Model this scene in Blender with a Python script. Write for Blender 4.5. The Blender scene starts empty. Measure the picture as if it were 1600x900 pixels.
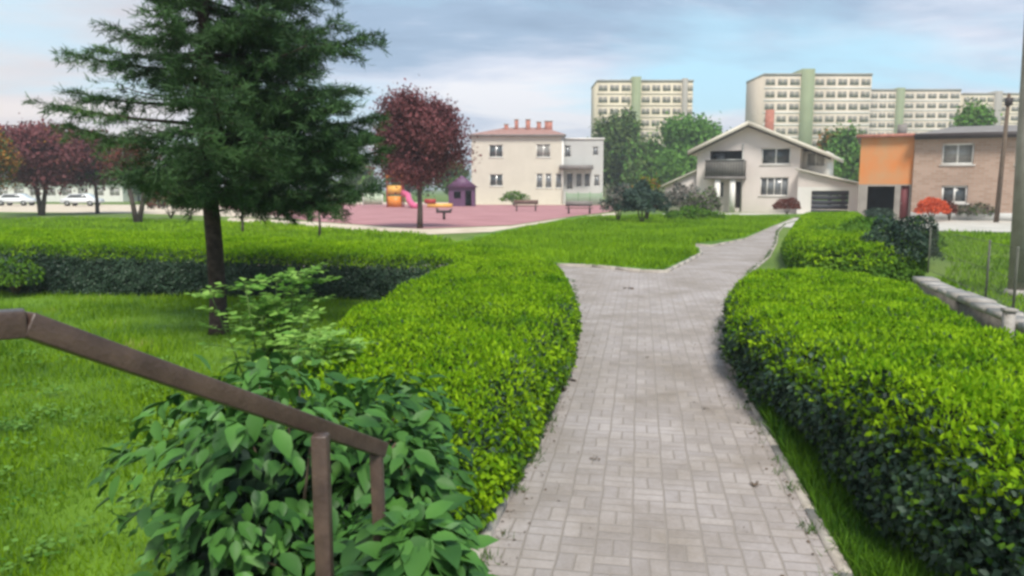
import bpy, math, random
import numpy as np
from mathutils import Vector
R = math.radians
sc = bpy.context.scene
C = bpy.context.collection
random.seed(5); rng = np.random.default_rng(7)

# ------------------------------------------------------------------ camera, world, sun, exposure
F, PITCH, CAMZ = 1200.0, math.atan(155/1200.0), 2.0
cam = bpy.data.cameras.new('camera'); co = bpy.data.objects.new('camera', cam); C.objects.link(co)
co.location = (0, 0, CAMZ); co.rotation_euler = (math.pi/2-PITCH, 0, 0)
cam.sensor_width = 36; cam.lens = F/1600*36; cam.clip_start = .05; cam.clip_end = 3000
sc.camera = co
SUN_EL, SUN_AZ = R(54), R(166)      # azimuth measured from +Y (view direction), clockwise; sun is right and behind
world = bpy.data.worlds.new('World'); sc.world = world; world.use_nodes = True
sun = bpy.data.lights.new('sun', 'SUN'); so = bpy.data.objects.new('sun', sun); C.objects.link(so)
sun.energy = 2.4; sun.angle = R(18); sun.color = (1, .95, .86)
sd = Vector((math.sin(SUN_AZ)*math.cos(SUN_EL), math.cos(SUN_AZ)*math.cos(SUN_EL), math.sin(SUN_EL)))
so.rotation_euler = (-sd).to_track_quat('-Z', 'Y').to_euler()
sc.view_settings.view_transform = 'Standard'; sc.view_settings.look = 'None'
sc.view_settings.exposure = 1.06; sc.view_settings.gamma = 1
sc.render.engine = 'CYCLES'
sc.cycles.pixel_filter_type = 'BLACKMAN_HARRIS'; sc.cycles.filter_width = 3.0

def build_world():
    nt = world.node_tree; N = nt.nodes; L = nt.links; N.clear()
    def n(t, **k):
        o = N.new(t)
        for a, b in k.items(): setattr(o, a, b)
        return o
    def mth(op, a, b=None, c=None):
        m = n('ShaderNodeMath', operation=op)
        for i, v in enumerate((a, b, c)):
            if v is None: continue
            if isinstance(v, (int, float)): m.inputs[i].default_value = v
            else: L.new(v, m.inputs[i])
        return m.outputs[0]
    out = n('ShaderNodeOutputWorld'); bg = n('ShaderNodeBackground'); bg.inputs[1].default_value = .082
    sky = n('ShaderNodeTexSky', sky_type='NISHITA'); sky.sun_disc = False
    sky.sun_elevation = SUN_EL; sky.sun_rotation = SUN_AZ; sky.air_density = 1.0; sky.dust_density = .6
    tc = n('ShaderNodeTexCoord'); sx = n('ShaderNodeSeparateXYZ'); L.new(tc.outputs['Generated'], sx.inputs[0])
    zz = mth('MAXIMUM', sx.outputs[2], 0.0)
    den = mth('ADD', zz, .10)
    u = mth('DIVIDE', sx.outputs[0], den); v = mth('DIVIDE', sx.outputs[1], den)
    cb = n('ShaderNodeCombineXYZ'); L.new(mth('MULTIPLY', u, .75), cb.inputs[0]); L.new(mth('MULTIPLY', v, 1.0), cb.inputs[1]); 
    def noise(scale, detail, rough, off, dist=.4):
        a = n('ShaderNodeVectorMath', operation='ADD'); L.new(cb.outputs[0], a.inputs[0]); a.inputs[1].default_value = off
        t = n('ShaderNodeTexNoise'); L.new(a.outputs[0], t.inputs['Vector'])
        t.inputs['Scale'].default_value = scale; t.inputs['Detail'].default_value = detail
        t.inputs['Roughness'].default_value = rough; t.inputs['Distortion'].default_value = dist
        return t.outputs[0]
    def ramp(x, pts):
        r = n('ShaderNodeValToRGB'); L.new(x, r.inputs[0]); e = r.color_ramp.elements
        e[0].position, e[0].color = pts[0][0], (*pts[0][1], 1); e[1].position, e[1].color = pts[-1][0], (*pts[-1][1], 1)
        for p, c in pts[1:-1]: q = e.new(p); q.color = (*c, 1)
        return r.outputs[0]
    def mix(f, a, b):
        m = n('ShaderNodeMix', data_type='RGBA')
        if isinstance(f, float): m.inputs[0].default_value = f
        else: L.new(f, m.inputs[0])
        for s, x in ((6, a), (7, b)):
            if isinstance(x, tuple): m.inputs[s].default_value = (*x, 1)
            else: L.new(x, m.inputs[s])
        return m.outputs[2]
    cover = noise(.42, 6, .55, (3.1, 1.7, 0))
    tone = mth('ADD', noise(.62, 7, .6, (9.3, 4.1, 2)), mth('MULTIPLY', mth('SUBTRACT', zz, .13), 1.0))
    # fewer clouds low in the gap ahead right of the view, a heavy bank higher up
    hole = mth('MULTIPLY', mth('SUBTRACT', 1.0, mth('MINIMUM', mth('MULTIPLY', mth('ABSOLUTE', mth('SUBTRACT', sx.outputs[0], .23)), 3.6), 1.0)), 
               mth('SUBTRACT', 1.0, mth('MINIMUM', mth('MULTIPLY', mth('ABSOLUTE', mth('SUBTRACT', zz, .13)), 9.0), 1.0)))
    cv = mth('SUBTRACT', cover, mth('MULTIPLY', hole, .26))
    cmask = ramp(cv, [(.36, (0, 0, 0)), (.50, (1, 1, 1))])
    ccol = ramp(tone, [(.36, (6.4, 6.4, 6.7)), (.46, (4.7, 5.1, 6.0)), (.58, (2.4, 3.3, 4.5)), (.76, (1.55, 2.25, 3.25))])
    # warmer, paler clouds to the left
    warm = mth('MULTIPLY', mth('MINIMUM', mth('MAXIMUM', mth('SUBTRACT', mth('MULTIPLY', sx.outputs[0], -2.4), .45), 0.0), 1.0), .75)
    ccol = mix(warm, ccol, (7.4, 6.2, 5.6))
    blue = mix(.72, sky.outputs[0], (3.4, 6.0, 7.2))
    col = mix(cmask, blue, ccol)
    L.new(col, bg.inputs[0]); L.new(bg.outputs[0], out.inputs[0])
build_world()

# ------------------------------------------------------------------ measuring helpers
def ray(px, py):
    a, b = px-800, 450-py
    return np.array([a, F*math.cos(PITCH)+b*math.sin(PITCH), -F*math.sin(PITCH)+b*math.cos(PITCH)])
def G(px, py, z=0.):                       # point of the plane at height z
    r = ray(px, py); t = (z-CAMZ)/r[2]; return (r[0]*t, r[1]*t)
def D(px, py, Y):                          # (x, z) at distance Y
    r = ray(px, py); t = Y/r[1]; return (r[0]*t, CAMZ+r[2]*t)

# ------------------------------------------------------------------ tagging
def tag(o, label=None, cat=None, group=None, kind=None):
    if label: o['label'] = label
    if cat: o['category'] = cat
    if group: o['group'] = group
    if kind: o['kind'] = kind
    return o
def thing(name, loc, label, cat, group=None, rz=0):
    o = bpy.data.objects.new(name, None); C.objects.link(o); o.location = loc; o.rotation_euler = (0, 0, rz)
    o.empty_display_size = .2
    return tag(o, label, cat, group)
def copy_tree(o, parent=None):
    c = o.copy(); C.objects.link(c)
    if parent: c.parent = parent
    for ch in list(o.children): copy_tree(ch, c)
    return c

# ------------------------------------------------------------------ materials
def mat(name, col, rough=.8, var=.12, scale=3., bump=0., bscale=40., spec=.3, metal=0., col2=None, detail=6, c2pos=(.35, .65), emis=None):
    m = bpy.data.materials.new(name); m.use_nodes = True; nt = m.node_tree; L = nt.links; N = nt.nodes
    b = N['Principled BSDF']; b.inputs['Roughness'].default_value = rough; b.inputs['Metallic'].default_value = metal
    b.inputs['Specular IOR Level'].default_value = spec
    tc = N.new('ShaderNodeTexCoord'); ns = N.new('ShaderNodeTexNoise'); L.new(tc.outputs['Object'], ns.inputs['Vector'])
    ns.inputs['Scale'].default_value = scale; ns.inputs['Detail'].default_value = detail; ns.inputs['Roughness'].default_value = .65
    r = N.new('ShaderNodeValToRGB'); L.new(ns.outputs[0], r.inputs[0])
    c2 = col2 or tuple(min(1, c*(1+var)) for c in col); c1 = col if col2 else tuple(c*(1-var) for c in col)
    e = r.color_ramp.elements; e[0].position, e[0].color = c2pos[0], (*c1, 1); e[1].position, e[1].color = c2pos[1], (*c2, 1)
    L.new(r.outputs[0], b.inputs['Base Color'])
    if bump:
        n2 = N.new('ShaderNodeTexNoise'); L.new(tc.outputs['Object'], n2.inputs['Vector']); n2.inputs['Scale'].default_value = bscale; n2.inputs['Detail'].default_value = 5
        bp = N.new('ShaderNodeBump'); bp.inputs['Strength'].default_value = bump; bp.inputs['Distance'].default_value = .02
        L.new(n2.outputs[0], bp.inputs['Height']); L.new(bp.outputs[0], b.inputs['Normal'])
    return m
def leafmat(name, c1, c2, rough=.65, trans=.3, c3=None, spec=.14, patch=1.2):
    m = bpy.data.materials.new(name); m.use_nodes = True; nt = m.node_tree; L = nt.links; N = nt.nodes
    b = N['Principled BSDF']; b.inputs['Roughness'].default_value = rough; b.inputs['Specular IOR Level'].default_value = spec
    g = N.new('ShaderNodeNewGeometry'); tc = N.new('ShaderNodeTexCoord'); ns = N.new('ShaderNodeTexNoise')
    ns.inputs['Scale'].default_value = patch; ns.inputs['Detail'].default_value = 3; L.new(tc.outputs['Object'], ns.inputs['Vector'])
    ad = N.new('ShaderNodeMath'); ad.operation = 'MULTIPLY_ADD'; L.new(g.outputs['Random Per Island'], ad.inputs[0]); ad.inputs[1].default_value = .55
    mu = N.new('ShaderNodeMath'); mu.operation = 'MULTIPLY_ADD'; L.new(ns.outputs[0], mu.inputs[0]); mu.inputs[1].default_value = 1.5; mu.inputs[2].default_value = -.52
    L.new(mu.outputs[0], ad.inputs[2])
    r = N.new('ShaderNodeValToRGB'); L.new(ad.outputs[0], r.inputs[0]); e = r.color_ramp.elements
    e[0].position, e[0].color = .05, (*c1, 1); e[1].position, e[1].color = .9, (*c2, 1)
    if c3: q = e.new(.97); q.color = (*c3, 1)
    L.new(r.outputs[0], b.inputs['Base Color'])
    t = N.new('ShaderNodeBsdfTranslucent'); L.new(r.outputs[0], t.inputs[0])
    mx = N.new('ShaderNodeMixShader'); mx.inputs[0].default_value = trans
    L.new(b.outputs[0], mx.inputs[1]); L.new(t.outputs[0], mx.inputs[2]); L.new(mx.outputs[0], N['Material Output'].inputs[0])
    return m

def paver_mat():
    m = bpy.data.materials.new('block_paving'); m.use_nodes = True; nt = m.node_tree; L = nt.links; N = nt.nodes
    b = N['Principled BSDF']; b.inputs['Roughness'].default_value = .85; b.inputs['Specular IOR Level'].default_value = .25
    tc = N.new('ShaderNodeTexCoord')
    mp = N.new('ShaderNodeMapping'); L.new(tc.outputs['Object'], mp.inputs[0])
    mp.inputs['Rotation'].default_value = (0, 0, R(9.5)); mp.inputs['Scale'].default_value = (5, 5, 5)
    def mth(op, a, b_=None, c=None):
        k = N.new('ShaderNodeMath'); k.operation = op
        for i, v in enumerate((a, b_, c)):
            if v is None: continue
            if isinstance(v, (int, float)): k.inputs[i].default_value = v
            else: L.new(v, k.inputs[i])
        return k.outputs[0]
    s = N.new('ShaderNodeSeparateXYZ'); L.new(mp.outputs[0], s.inputs[0])
    # slight wobble so that the joints are not ruled lines
    wn = N.new('ShaderNodeTexNoise'); L.new(tc.outputs['Object'], wn.inputs['Vector']); wn.inputs['Scale'].default_value = 2.2
    x = mth('ADD', s.outputs[0], mth('MULTIPLY', wn.outputs[0], .16)); y = mth('ADD', s.outputs[1], mth('MULTIPLY', wn.outputs[0], -.14))
    cx, cy = mth('FLOOR', x), mth('FLOOR', y); fx, fy = mth('SUBTRACT', x, cx), mth('SUBTRACT', y, cy)
    par = mth('FLOORED_MODULO', mth('ADD', cx, cy), 2.0); npar = mth('SUBTRACT', 1.0, par)
    a = mth('ADD', mth('MULTIPLY', fx, par), mth('MULTIPLY', fy, npar))      # axis that is split in two
    c = mth('ADD', mth('MULTIPLY', fy, par), mth('MULTIPLY', fx, npar))
    a2 = mth('MULTIPLY', a, 2.0); ha = mth('FLOOR', a2); fa = mth('SUBTRACT', a2, ha)
    ea = mth('MULTIPLY', mth('MINIMUM', fa, mth('SUBTRACT', 1.0, fa)), .5); ec = mth('MINIMUM', c, mth('SUBTRACT', 1.0, c))
    e = mth('MINIMUM', ea, ec)
    joint = N.new('ShaderNodeMapRange'); L.new(e, joint.inputs[0]); joint.inputs[1].default_value = .012; joint.inputs[2].default_value = .05
    cb = N.new('ShaderNodeCombineXYZ'); L.new(cx, cb.inputs[0]); L.new(cy, cb.inputs[1]); L.new(ha, cb.inputs[2])
    wnz = N.new('ShaderNodeTexWhiteNoise'); wnz.noise_dimensions = '3D'; L.new(cb.outputs[0], wnz.inputs[0])
    r = N.new('ShaderNodeValToRGB'); L.new(wnz.outputs[0], r.inputs[0]); el = r.color_ramp.elements
    el[0].color = (.335, .308, .295, 1); el[1].color = (.395, .362, .342, 1); q = el.new(.5); q.color = (.36, .33, .315, 1)
    st = N.new('ShaderNodeTexNoise'); L.new(tc.outputs['Object'], st.inputs['Vector']); st.inputs['Scale'].default_value = .9; st.inputs['Detail'].default_value = 8; st.inputs['Roughness'].default_value = .7
    sr = N.new('ShaderNodeValToRGB'); L.new(st.outputs[0], sr.inputs[0]); sr.color_ramp.elements[0].position = .34; sr.color_ramp.elements[0].color = (.66, .61, .55, 1); sr.color_ramp.elements[1].position = .62; sr.color_ramp.elements[1].color = (1.06, 1.03, 1.05, 1)
    m1 = N.new('ShaderNodeMix'); m1.data_type = 'RGBA'; m1.blend_type = 'MULTIPLY'; m1.inputs[0].default_value = 1; L.new(r.outputs[0], m1.inputs[6]); L.new(sr.outputs[0], m1.inputs[7])
    fn = N.new('ShaderNodeTexNoise'); L.new(tc.outputs['Object'], fn.inputs['Vector']); fn.inputs['Scale'].default_value = 60; fn.inputs['Detail'].default_value = 4
    fr = N.new('ShaderNodeMapRange'); L.new(fn.outputs[0], fr.inputs[0]); fr.inputs[3].default_value = .8; fr.inputs[4].default_value = 1.2
    m3 = N.new('ShaderNodeMix'); m3.data_type = 'RGBA'; m3.blend_type = 'MULTIPLY'; m3.inputs[0].default_value = 1; L.new(m1.outputs[2], m3.inputs[6]); L.new(fr.outputs[0], m3.inputs[7])
    m2 = N.new('ShaderNodeMix'); m2.data_type = 'RGBA'; L.new(joint.outputs[0], m2.inputs[0]); m2.inputs[6].default_value = (.27, .235, .21, 1); L.new(m3.outputs[2], m2.inputs[7])
    L.new(m2.outputs[2], b.inputs['Base Color'])
    bp = N.new('ShaderNodeBump'); bp.inputs['Strength'].default_value = .6; bp.inputs['Distance'].default_value = .008
    L.new(joint.outputs[0], bp.inputs['Height']); L.new(bp.outputs[0], b.inputs['Normal'])
    return m
def brick_mat():
    m = mat('house_brick', (.42, .29, .21), .9); nt = m.node_tree; N = nt.nodes; L = nt.links; b = N['Principled BSDF']
    tc = N.new('ShaderNodeTexCoord'); mp = N.new('ShaderNodeMapping'); mp.inputs['Rotation'].default_value = (R(90), 0, 0); L.new(tc.outputs['Object'], mp.inputs[0])
    br = N.new('ShaderNodeTexBrick'); L.new(mp.outputs[0], br.inputs[0])
    br.inputs['Color1'].default_value = (.44, .30, .235, 1); br.inputs['Color2'].default_value = (.35, .225, .165, 1); br.inputs['Mortar'].default_value = (.38, .33, .28, 1)
    br.inputs['Scale'].default_value = 1; br.inputs['Brick Width'].default_value = .5; br.inputs['Row Height'].default_value = .16; br.inputs['Mortar Size'].default_value = .018
    L.new(br.outputs[0], b.inputs['Base Color']); return m

M = {}
def setup_mats():
    M['lime'] = leafmat('young_lit_hedge_leaf', (.085, .235, .004), (.335, .53, .012), .75, .4, patch=1.6)  # new growth, with the light from above also put into the lime
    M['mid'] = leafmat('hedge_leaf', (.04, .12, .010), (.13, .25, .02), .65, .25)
    M['darkleaf'] = leafmat('dark_shaded_leaf', (.010, .030, .020), (.052, .10, .056), .5, .12, spec=.3)  # dark older leaf, with the shade of hedge faces in its colour
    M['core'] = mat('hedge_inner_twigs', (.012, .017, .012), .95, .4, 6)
    M['shrub'] = leafmat('broad_shrub_leaf', (.010, .048, .012), (.085, .22, .038), .5, .18, c3=(.15, .28, .10), spec=.25, patch=3)
    M['pale'] = leafmat('pale_sapling_leaf', (.13, .30, .05), (.36, .58, .13), .45, .35)
    M['needle'] = leafmat('spruce_needle', (.013, .034, .018), (.085, .175, .055), .6, .15, c3=(.12, .22, .05), patch=1.1)
    M['plum'] = leafmat('purple_plum_leaf', (.080, .026, .032), (.26, .085, .090), .5, .25, patch=.8)
    M['tree1'] = leafmat('olive_tree_leaf', (.035, .07, .018), (.13, .20, .05), .55, .25, patch=.35)
    M['tree2'] = leafmat('green_tree_leaf', (.05, .14, .02), (.16, .34, .06), .55, .25, patch=.35)
    M['blueleaf'] = leafmat('blue_green_leaf', (.022, .042, .034), (.085, .13, .105), .5, .15)
    M['greyshrub'] = leafmat('grey_mauve_leaf', (.10, .095, .075), (.26, .22, .20), .6, .2)
    M['redleaf'] = leafmat('maroon_leaf', (.09, .022, .016), (.20, .06, .04), .55, .2)
    M['orangeleaf'] = leafmat('orange_bloom', (.50, .07, .025), (.75, .15, .06), .6, .2)
    M['orangeleaf2'] = leafmat('rusty_orange_leaf', (.30, .12, .02), (.50, .24, .05), .6, .3)
    M['blade'] = leafmat('grass_blade', (.05, .14, .006), (.24, .40, .008), .6, .35, patch=.9, c3=(.34, .36, .10))
    M['shade_blade'] = leafmat('shaded_verge_blade', (.02, .075, .010), (.10, .22, .012), .65, .3, patch=2)  # darker green blade, the hedge's shade put into its colour
    M['blade_far'] = leafmat('far_grass_blade', (.09, .21, .004), (.26, .44, .008), .6, .3, patch=.35)
    M['clover'] = leafmat('clover_leaf', (.05, .16, .02), (.20, .36, .07), .6, .3)
    M['lawn'] = mat('lawn_turf', (.055, .125, .012), .95, col2=(.15, .28, .02), scale=.7, bump=.8, bscale=60, c2pos=(.38, .66))
    M['ground'] = mat('ground_grass', (.07, .13, .02), .95, col2=(.16, .23, .04), scale=.12, bump=.5, bscale=10)
    M['bark'] = mat('spruce_bark', (.030, .020, .018), .95, col2=(.085, .058, .05), scale=14, bump=1., bscale=45)
    M['bark2'] = mat('tree_bark', (.06, .045, .04), .95, col2=(.13, .10, .085), scale=10, bump=.8)
    M['twig'] = mat('shrub_twig', (.07, .05, .035), .9, col2=(.16, .12, .08), scale=20)
    M['stem'] = mat('green_stem', (.08, .14, .03), .7)
    M['rail'] = mat('brown_painted_steel', (.050, .030, .024), .42, col2=(.095, .060, .045), scale=14, bump=.15, bscale=120, spec=.5)
    M['paver'] = paver_mat()
    M['kerb'] = mat('concrete_kerb', (.34, .30, .26), .9, col2=(.48, .44, .39), scale=5, bump=.5, bscale=70)
    M['concrete'] = mat('weathered_concrete', (.30, .275, .25), .9, col2=(.50, .47, .44), scale=2.5, bump=.6, bscale=30)
    M['wallside'] = mat('dark_wall_concrete', (.10, .09, .085), .9, col2=(.22, .20, .18), scale=4, bump=.6, bscale=30)  # darker concrete for the wall sides below the pale coping
    M['pole'] = mat('pole_concrete', (.25, .225, .20), .85, col2=(.36, .33, .30), scale=2, bump=.3, bscale=40)
    M['wood'] = mat('pole_wood', (.13, .095, .07), .9, .25, 5)
    M['pink'] = mat('pink_rubber', (.34, .155, .165), .95, col2=(.44, .22, .23), scale=.35)
    M['sand'] = mat('sandy_paving', (.50, .41, .31), .95, col2=(.66, .57, .46), scale=.8)
    M['tarmac'] = mat('pale_street', (.42, .40, .36), .95, col2=(.55, .52, .47), scale=.6)
    M['cream'] = mat('cream_render', (.60, .56, .475), .9, .05, .5)
    M['greyrender'] = mat('grey_white_render', (.50, .50, .48), .9, .05, .5)
    M['dullrender'] = mat('dull_render', (.30, .27, .24), .9, .15, 1.2); M['white'] = mat('white_paint', (.76, .74, .70), .6, .04, 1)
    M['rose'] = mat('rose_white_render', (.68, .61, .57), .9, .06, .5)
    M['palemetal'] = mat('pale_roof_sheet', (.60, .56, .47), .6, .08, .8)
    M['redroof'] = mat('red_roof_tile', (.36, .20, .17), .85, .15, 2)
    M['chim'] = mat('chimney_brick', (.40, .17, .13), .9, .2, 4)
    M['dark'] = mat('dark_opening', (.03, .028, .028), .8)
    M['fascia'] = mat('dark_fascia', (.045, .035, .035), .6)
    M['glass'] = mat('window_glass', (.06, .07, .075), .12, .3, .6, spec=.9)
    M['towerglass'] = mat('hazed_window_glass', (.27, .25, .215), .6, .2, .3); M['paleglass'] = mat('curtained_glass', (.28, .27, .25), .2, .3, 1.2, spec=.8)  # tower panes paled, distance haze put into their colour
    M['greyglass'] = mat('blue_grey_glass', (.15, .16, .17), .2, .3, 1.2, spec=.8)
    M['garage'] = mat('slate_garage_door', (.085, .085, .105), .5, .1, 2)
    M['balcony'] = mat('grey_balcony_panel', (.15, .145, .13), .8, .15, 2)
    M['orangewall'] = mat('orange_render', (.64, .22, .065), .9, col2=(.50, .29, .15), scale=.45)
    M['brick'] = brick_mat()
    M['roofgrey'] = mat('grey_roof_felt', (.22, .20, .19), .9, .15, 1)
    M['towercream'] = mat('panel_cream', (.62, .55, .41), .9, .06, .2)
    M['towerbeige'] = mat('panel_beige', (.60, .52, .42), .9, .06, .2)
    M['towergreen'] = mat('stair_green', (.24, .28, .16), .8, .08, .2)
    M['towergrey'] = mat('panel_grey', (.33, .31, .27), .9, .08, .2)
    M['yel'] = mat('yellow_plastic', (.75, .42, .10), .4, .06); M['orp'] = mat('orange_plastic', (.72, .26, .05), .4, .06)
    M['magenta'] = mat('magenta_plastic', (.62, .12, .25), .4, .08); M['purple'] = mat('purple_panel', (.13, .06, .125), .5, .08)
    M['redp'] = mat('red_plastic', (.38, .04, .04), .4, .06); M['mint'] = mat('mint_panel', (.50, .62, .45), .5, .06)
    M['bench'] = mat('bench_wood', (.16, .10, .085), .8, .2, 5); M['wire'] = mat('dull_fence_wire', (.12, .125, .10), .7, .2, 6); M['steel'] = mat('galvanised_steel', (.32, .33, .32), .45, .15, 6, metal=.6)
    M['carwhite'] = mat('white_car_paint', (.70, .72, .74), .25, .03, 1, spec=.6); M['tyre'] = mat('tyre_rubber', (.02, .02, .02), .9)
    M['greenfence'] = mat('green_fence_panel', (.20, .30, .18), .7, .12, 2)
    M['deadleaf'] = mat('dead_leaf', (.11, .075, .05), .9, .3, 20)
    M['red'] = mat('maroon_door', (.20, .055, .06), .6, .1)
setup_mats()

# ------------------------------------------------------------------ mesh building
class MB:
    def __init__(s): s.ch = []; s.n = 0; s.mats = []
    def mi(s, m):
        if m not in s.mats: s.mats.append(m)
        return s.mats.index(m)
    def add(s, v, f, m):
        v = np.asarray(v, float).reshape(-1, 3)
        if isinstance(f, np.ndarray): groups = [f]
        else:
            d = {}
            for x in f: d.setdefault(len(x), []).append(x)
            groups = [np.array(x) for x in d.values()]
        s.ch.append((v, [g+s.n for g in groups], s.mi(m))); s.n += len(v)
    def box(s, x0, x1, y0, y1, z0, z1, m):
        v = [(x, y, z) for z in (z0, z1) for y in (y0, y1) for x in (x0, x1)]
        s.add(v, [(0, 2, 3, 1), (4, 5, 7, 6), (0, 1, 5, 4), (2, 6, 7, 3), (0, 4, 6, 2), (1, 3, 7, 5)], m)
    def prism(s, poly, z0, z1, m):       # poly in xy
        n = len(poly); v = [(x, y, z0) for x, y in poly]+[(x, y, z1) for x, y in poly]
        s.add(v, [tuple(range(n-1, -1, -1)), tuple(range(n, 2*n))]+[(i, (i+1) % n, n+(i+1) % n, n+i) for i in range(n)], m)
    def prismy(s, poly, y0, y1, m):      # poly in xz
        n = len(poly); v = [(x, y0, z) for x, z in poly]+[(x, y1, z) for x, z in poly]
        s.add(v, [tuple(range(n)), tuple(range(2*n-1, n-1, -1))]+[(i, n+i, n+(i+1) % n, (i+1) % n) for i in range(n)], m)
    def tube(s, pts, rad, m, n=8, cap=True, square=False):
        pts = [Vector(p) for p in pts]; V = []; k = 4 if square else n
        for i, p in enumerate(pts):
            a = pts[max(i-1, 0)]; b = pts[min(i+1, len(pts)-1)]; t = (b-a).normalized()
            ref = Vector((0, 0, 1)) if abs(t.z) < .92 else Vector((1, 0, 0))
            u = t.cross(ref).normalized(); w = u.cross(t)
            r = rad[i] if hasattr(rad, '__len__') else rad
            for j in range(k):
                q = 2*math.pi*(j+(.5 if square else 0))/k; rr = r*(1.414 if square else 1)
                V.append(p+u*math.cos(q)*rr+w*math.sin(q)*rr)
        Fc = [(i*k+j, i*k+(j+1) % k, (i+1)*k+(j+1) % k, (i+1)*k+j) for i in range(len(pts)-1) for j in range(k)]
        if cap: Fc += [tuple(range(k-1, -1, -1)), tuple(range((len(pts)-1)*k, len(pts)*k))]
        s.add([tuple(v) for v in V], Fc, m)
    def scatter(s, tv, tf, pos, d, nrm, size, m):
        tv = np.asarray(tv, float); N = len(pos)
        if not N: return
        d = d/np.maximum(np.linalg.norm(d, axis=1, keepdims=True), 1e-6)
        side = np.cross(nrm, d); side /= np.maximum(np.linalg.norm(side, axis=1, keepdims=True), 1e-6)
        up = np.cross(d, side); size = np.broadcast_to(np.asarray(size, float), (N,))
        v = pos[:, None, :]+size[:, None, None]*(tv[None, :, 0:1]*side[:, None]+tv[None, :, 1:2]*d[:, None]+tv[None, :, 2:3]*up[:, None])
        base = (np.arange(N)*len(tv))[:, None, None]; d_ = {}
        for x in tf: d_.setdefault(len(x), []).append(x)
        gs = [(np.array(g)[None]+base).reshape(-1, k)+s.n for k, g in d_.items()]
        s.ch.append((v.reshape(-1, 3), gs, s.mi(m))); s.n += N*len(tv)
    def build(s, name, parent=None, smooth=False, origin=None):
        V = np.concatenate([c[0] for c in s.ch]); loops = []; tot = []; mi = []
        for v, gs, k in s.ch:
            for g in gs:
                loops.append(g.reshape(-1)); tot.append(np.full(len(g), g.shape[1])); mi.append(np.full(len(g), k))
        loops = np.concatenate(loops).astype(np.int32); tot = np.concatenate(tot).astype(np.int32); mi = np.concatenate(mi).astype(np.int32)
        if parent is not None: off = np.array(parent.matrix_basis.translation if parent.parent is None else parent['wl'])
        elif origin is not None: off = np.array(origin)
        else: off = np.zeros(3)
        me = bpy.data.meshes.new(name); V = V-off
        me.vertices.add(len(V)); me.vertices.foreach_set('co', V.astype(np.float32).reshape(-1))
        me.loops.add(len(loops)); me.loops.foreach_set('vertex_index', loops)
        me.polygons.add(len(tot)); st = np.concatenate([[0], np.cumsum(tot)[:-1]]).astype(np.int32)
        me.polygons.foreach_set('loop_start', st); me.polygons.foreach_set('loop_total', tot)
        for m in s.mats: me.materials.append(M[m])
        me.polygons.foreach_set('material_index', mi)
        if smooth: me.polygons.foreach_set('use_smooth', np.ones(len(tot), bool))
        me.update(calc_edges=True); me.validate()
        o = bpy.data.objects.new(name, me); C.objects.link(o)
        if parent is not None: o.parent = parent
        elif origin is not None: o.location = origin
        return o
# a part's own origin equals its thing's origin, so all meshes are written in world coordinates
def sub(mb, name, part, root):        # sub-part: part sits at the thing's origin too
    part['wl'] = tuple(root.location); o = mb.build(name, part); del part['wl']; return o

LEAF = ([(0, 0, 0), (.22, .45, .03), (0, 1, -.04), (-.22, .45, .03)], [(0, 1, 2, 3)])
WIDE = ([(0, 0, 0), (.34, .45, .05), (0, 1, -.08), (-.34, .45, .05)], [(0, 1, 2, 3)])
NEED = ([(-.07, 0, 0), (.07, 0, 0), (.03, 1, 0), (-.03, 1, 0)], [(0, 1, 2, 3)])
BLADE = ([(-.035, 0, 0), (.035, 0, 0), (.025, .55, .06), (-.025, .55, .06), (0, 1, .26)], [(0, 1, 2, 3), (3, 2, 4)])
BIG = ([(0, 0, 0), (.20, .16, .05), (.29, .40, .07), (.20, .70, .04), (0, 1, -.13), (-.20, .70, .04), (-.29, .40, .07), (-.20, .16, .05), (0, .2, -.01), (0, .42, -.01), (0, .70, -.03)],
       [(0, 1, 8), (1, 2, 9, 8), (2, 3, 10, 9), (3, 4, 10), (4, 5, 10), (5, 6, 9, 10), (6, 7, 8, 9), (7, 0, 8)])
def unit(n):
    v = rng.normal(size=(n, 3)); return v/np.linalg.norm(v, axis=1, keepdims=True)
def inpoly(P, poly):
    x, y = P[:, 0], P[:, 1]; r = np.zeros(len(P), bool); n = len(poly)
    for i in range(n):
        (x1, y1), (x2, y2) = poly[i], poly[(i+1) % n]
        c = ((y1 > y) != (y2 > y)) & (x < (x2-x1)*(y-y1)/(y2-y1+1e-12)+x1); r ^= c
    return r
def edgedist(P, poly):
    dmin = np.full(len(P), 1e9); n = len(poly)
    for i in range(n):
        a = np.array(poly[i]); b = np.array(poly[(i+1) % n]); ab = b-a
        t = np.clip(((P[:, :2]-a)@ab)/(ab@ab), 0, 1); q = a+t[:, None]*ab
        dmin = np.minimum(dmin, np.linalg.norm(P[:, :2]-q, axis=1))
    return dmin
def area(poly):
    return abs(sum(poly[i][0]*poly[(i+1) % len(poly)][1]-poly[(i+1) % len(poly)][0]*poly[i][1] for i in range(len(poly))))/2
def rand_in(poly, n, power=0.):
    p = np.array(poly); lo, hi = p.min(0), p.max(0); out = []; tot = 0
    while tot < n:
        q = lo+rng.random((n*2, 2))*(hi-lo); q = q[inpoly(q, poly)]
        if power:
            w = (np.maximum(lo[1], 2.5)/np.maximum(q[:, 1], 2.5))**power; q = q[rng.random(len(q)) < w]
        out.append(q); tot += len(q)
    return np.concatenate(out)[:n]
def wob(P, s=1.7, a=1.):     # smooth pseudo noise
    x, y = P[:, 0], P[:, 1]
    return a*(np.sin(x*s+1.3)*np.cos(y*s*1.23+.4)+.6*np.sin(x*s*2.7+y*s*1.9+2)+.4*np.sin(y*s*4.1-x*s*3.3))/2

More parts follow.
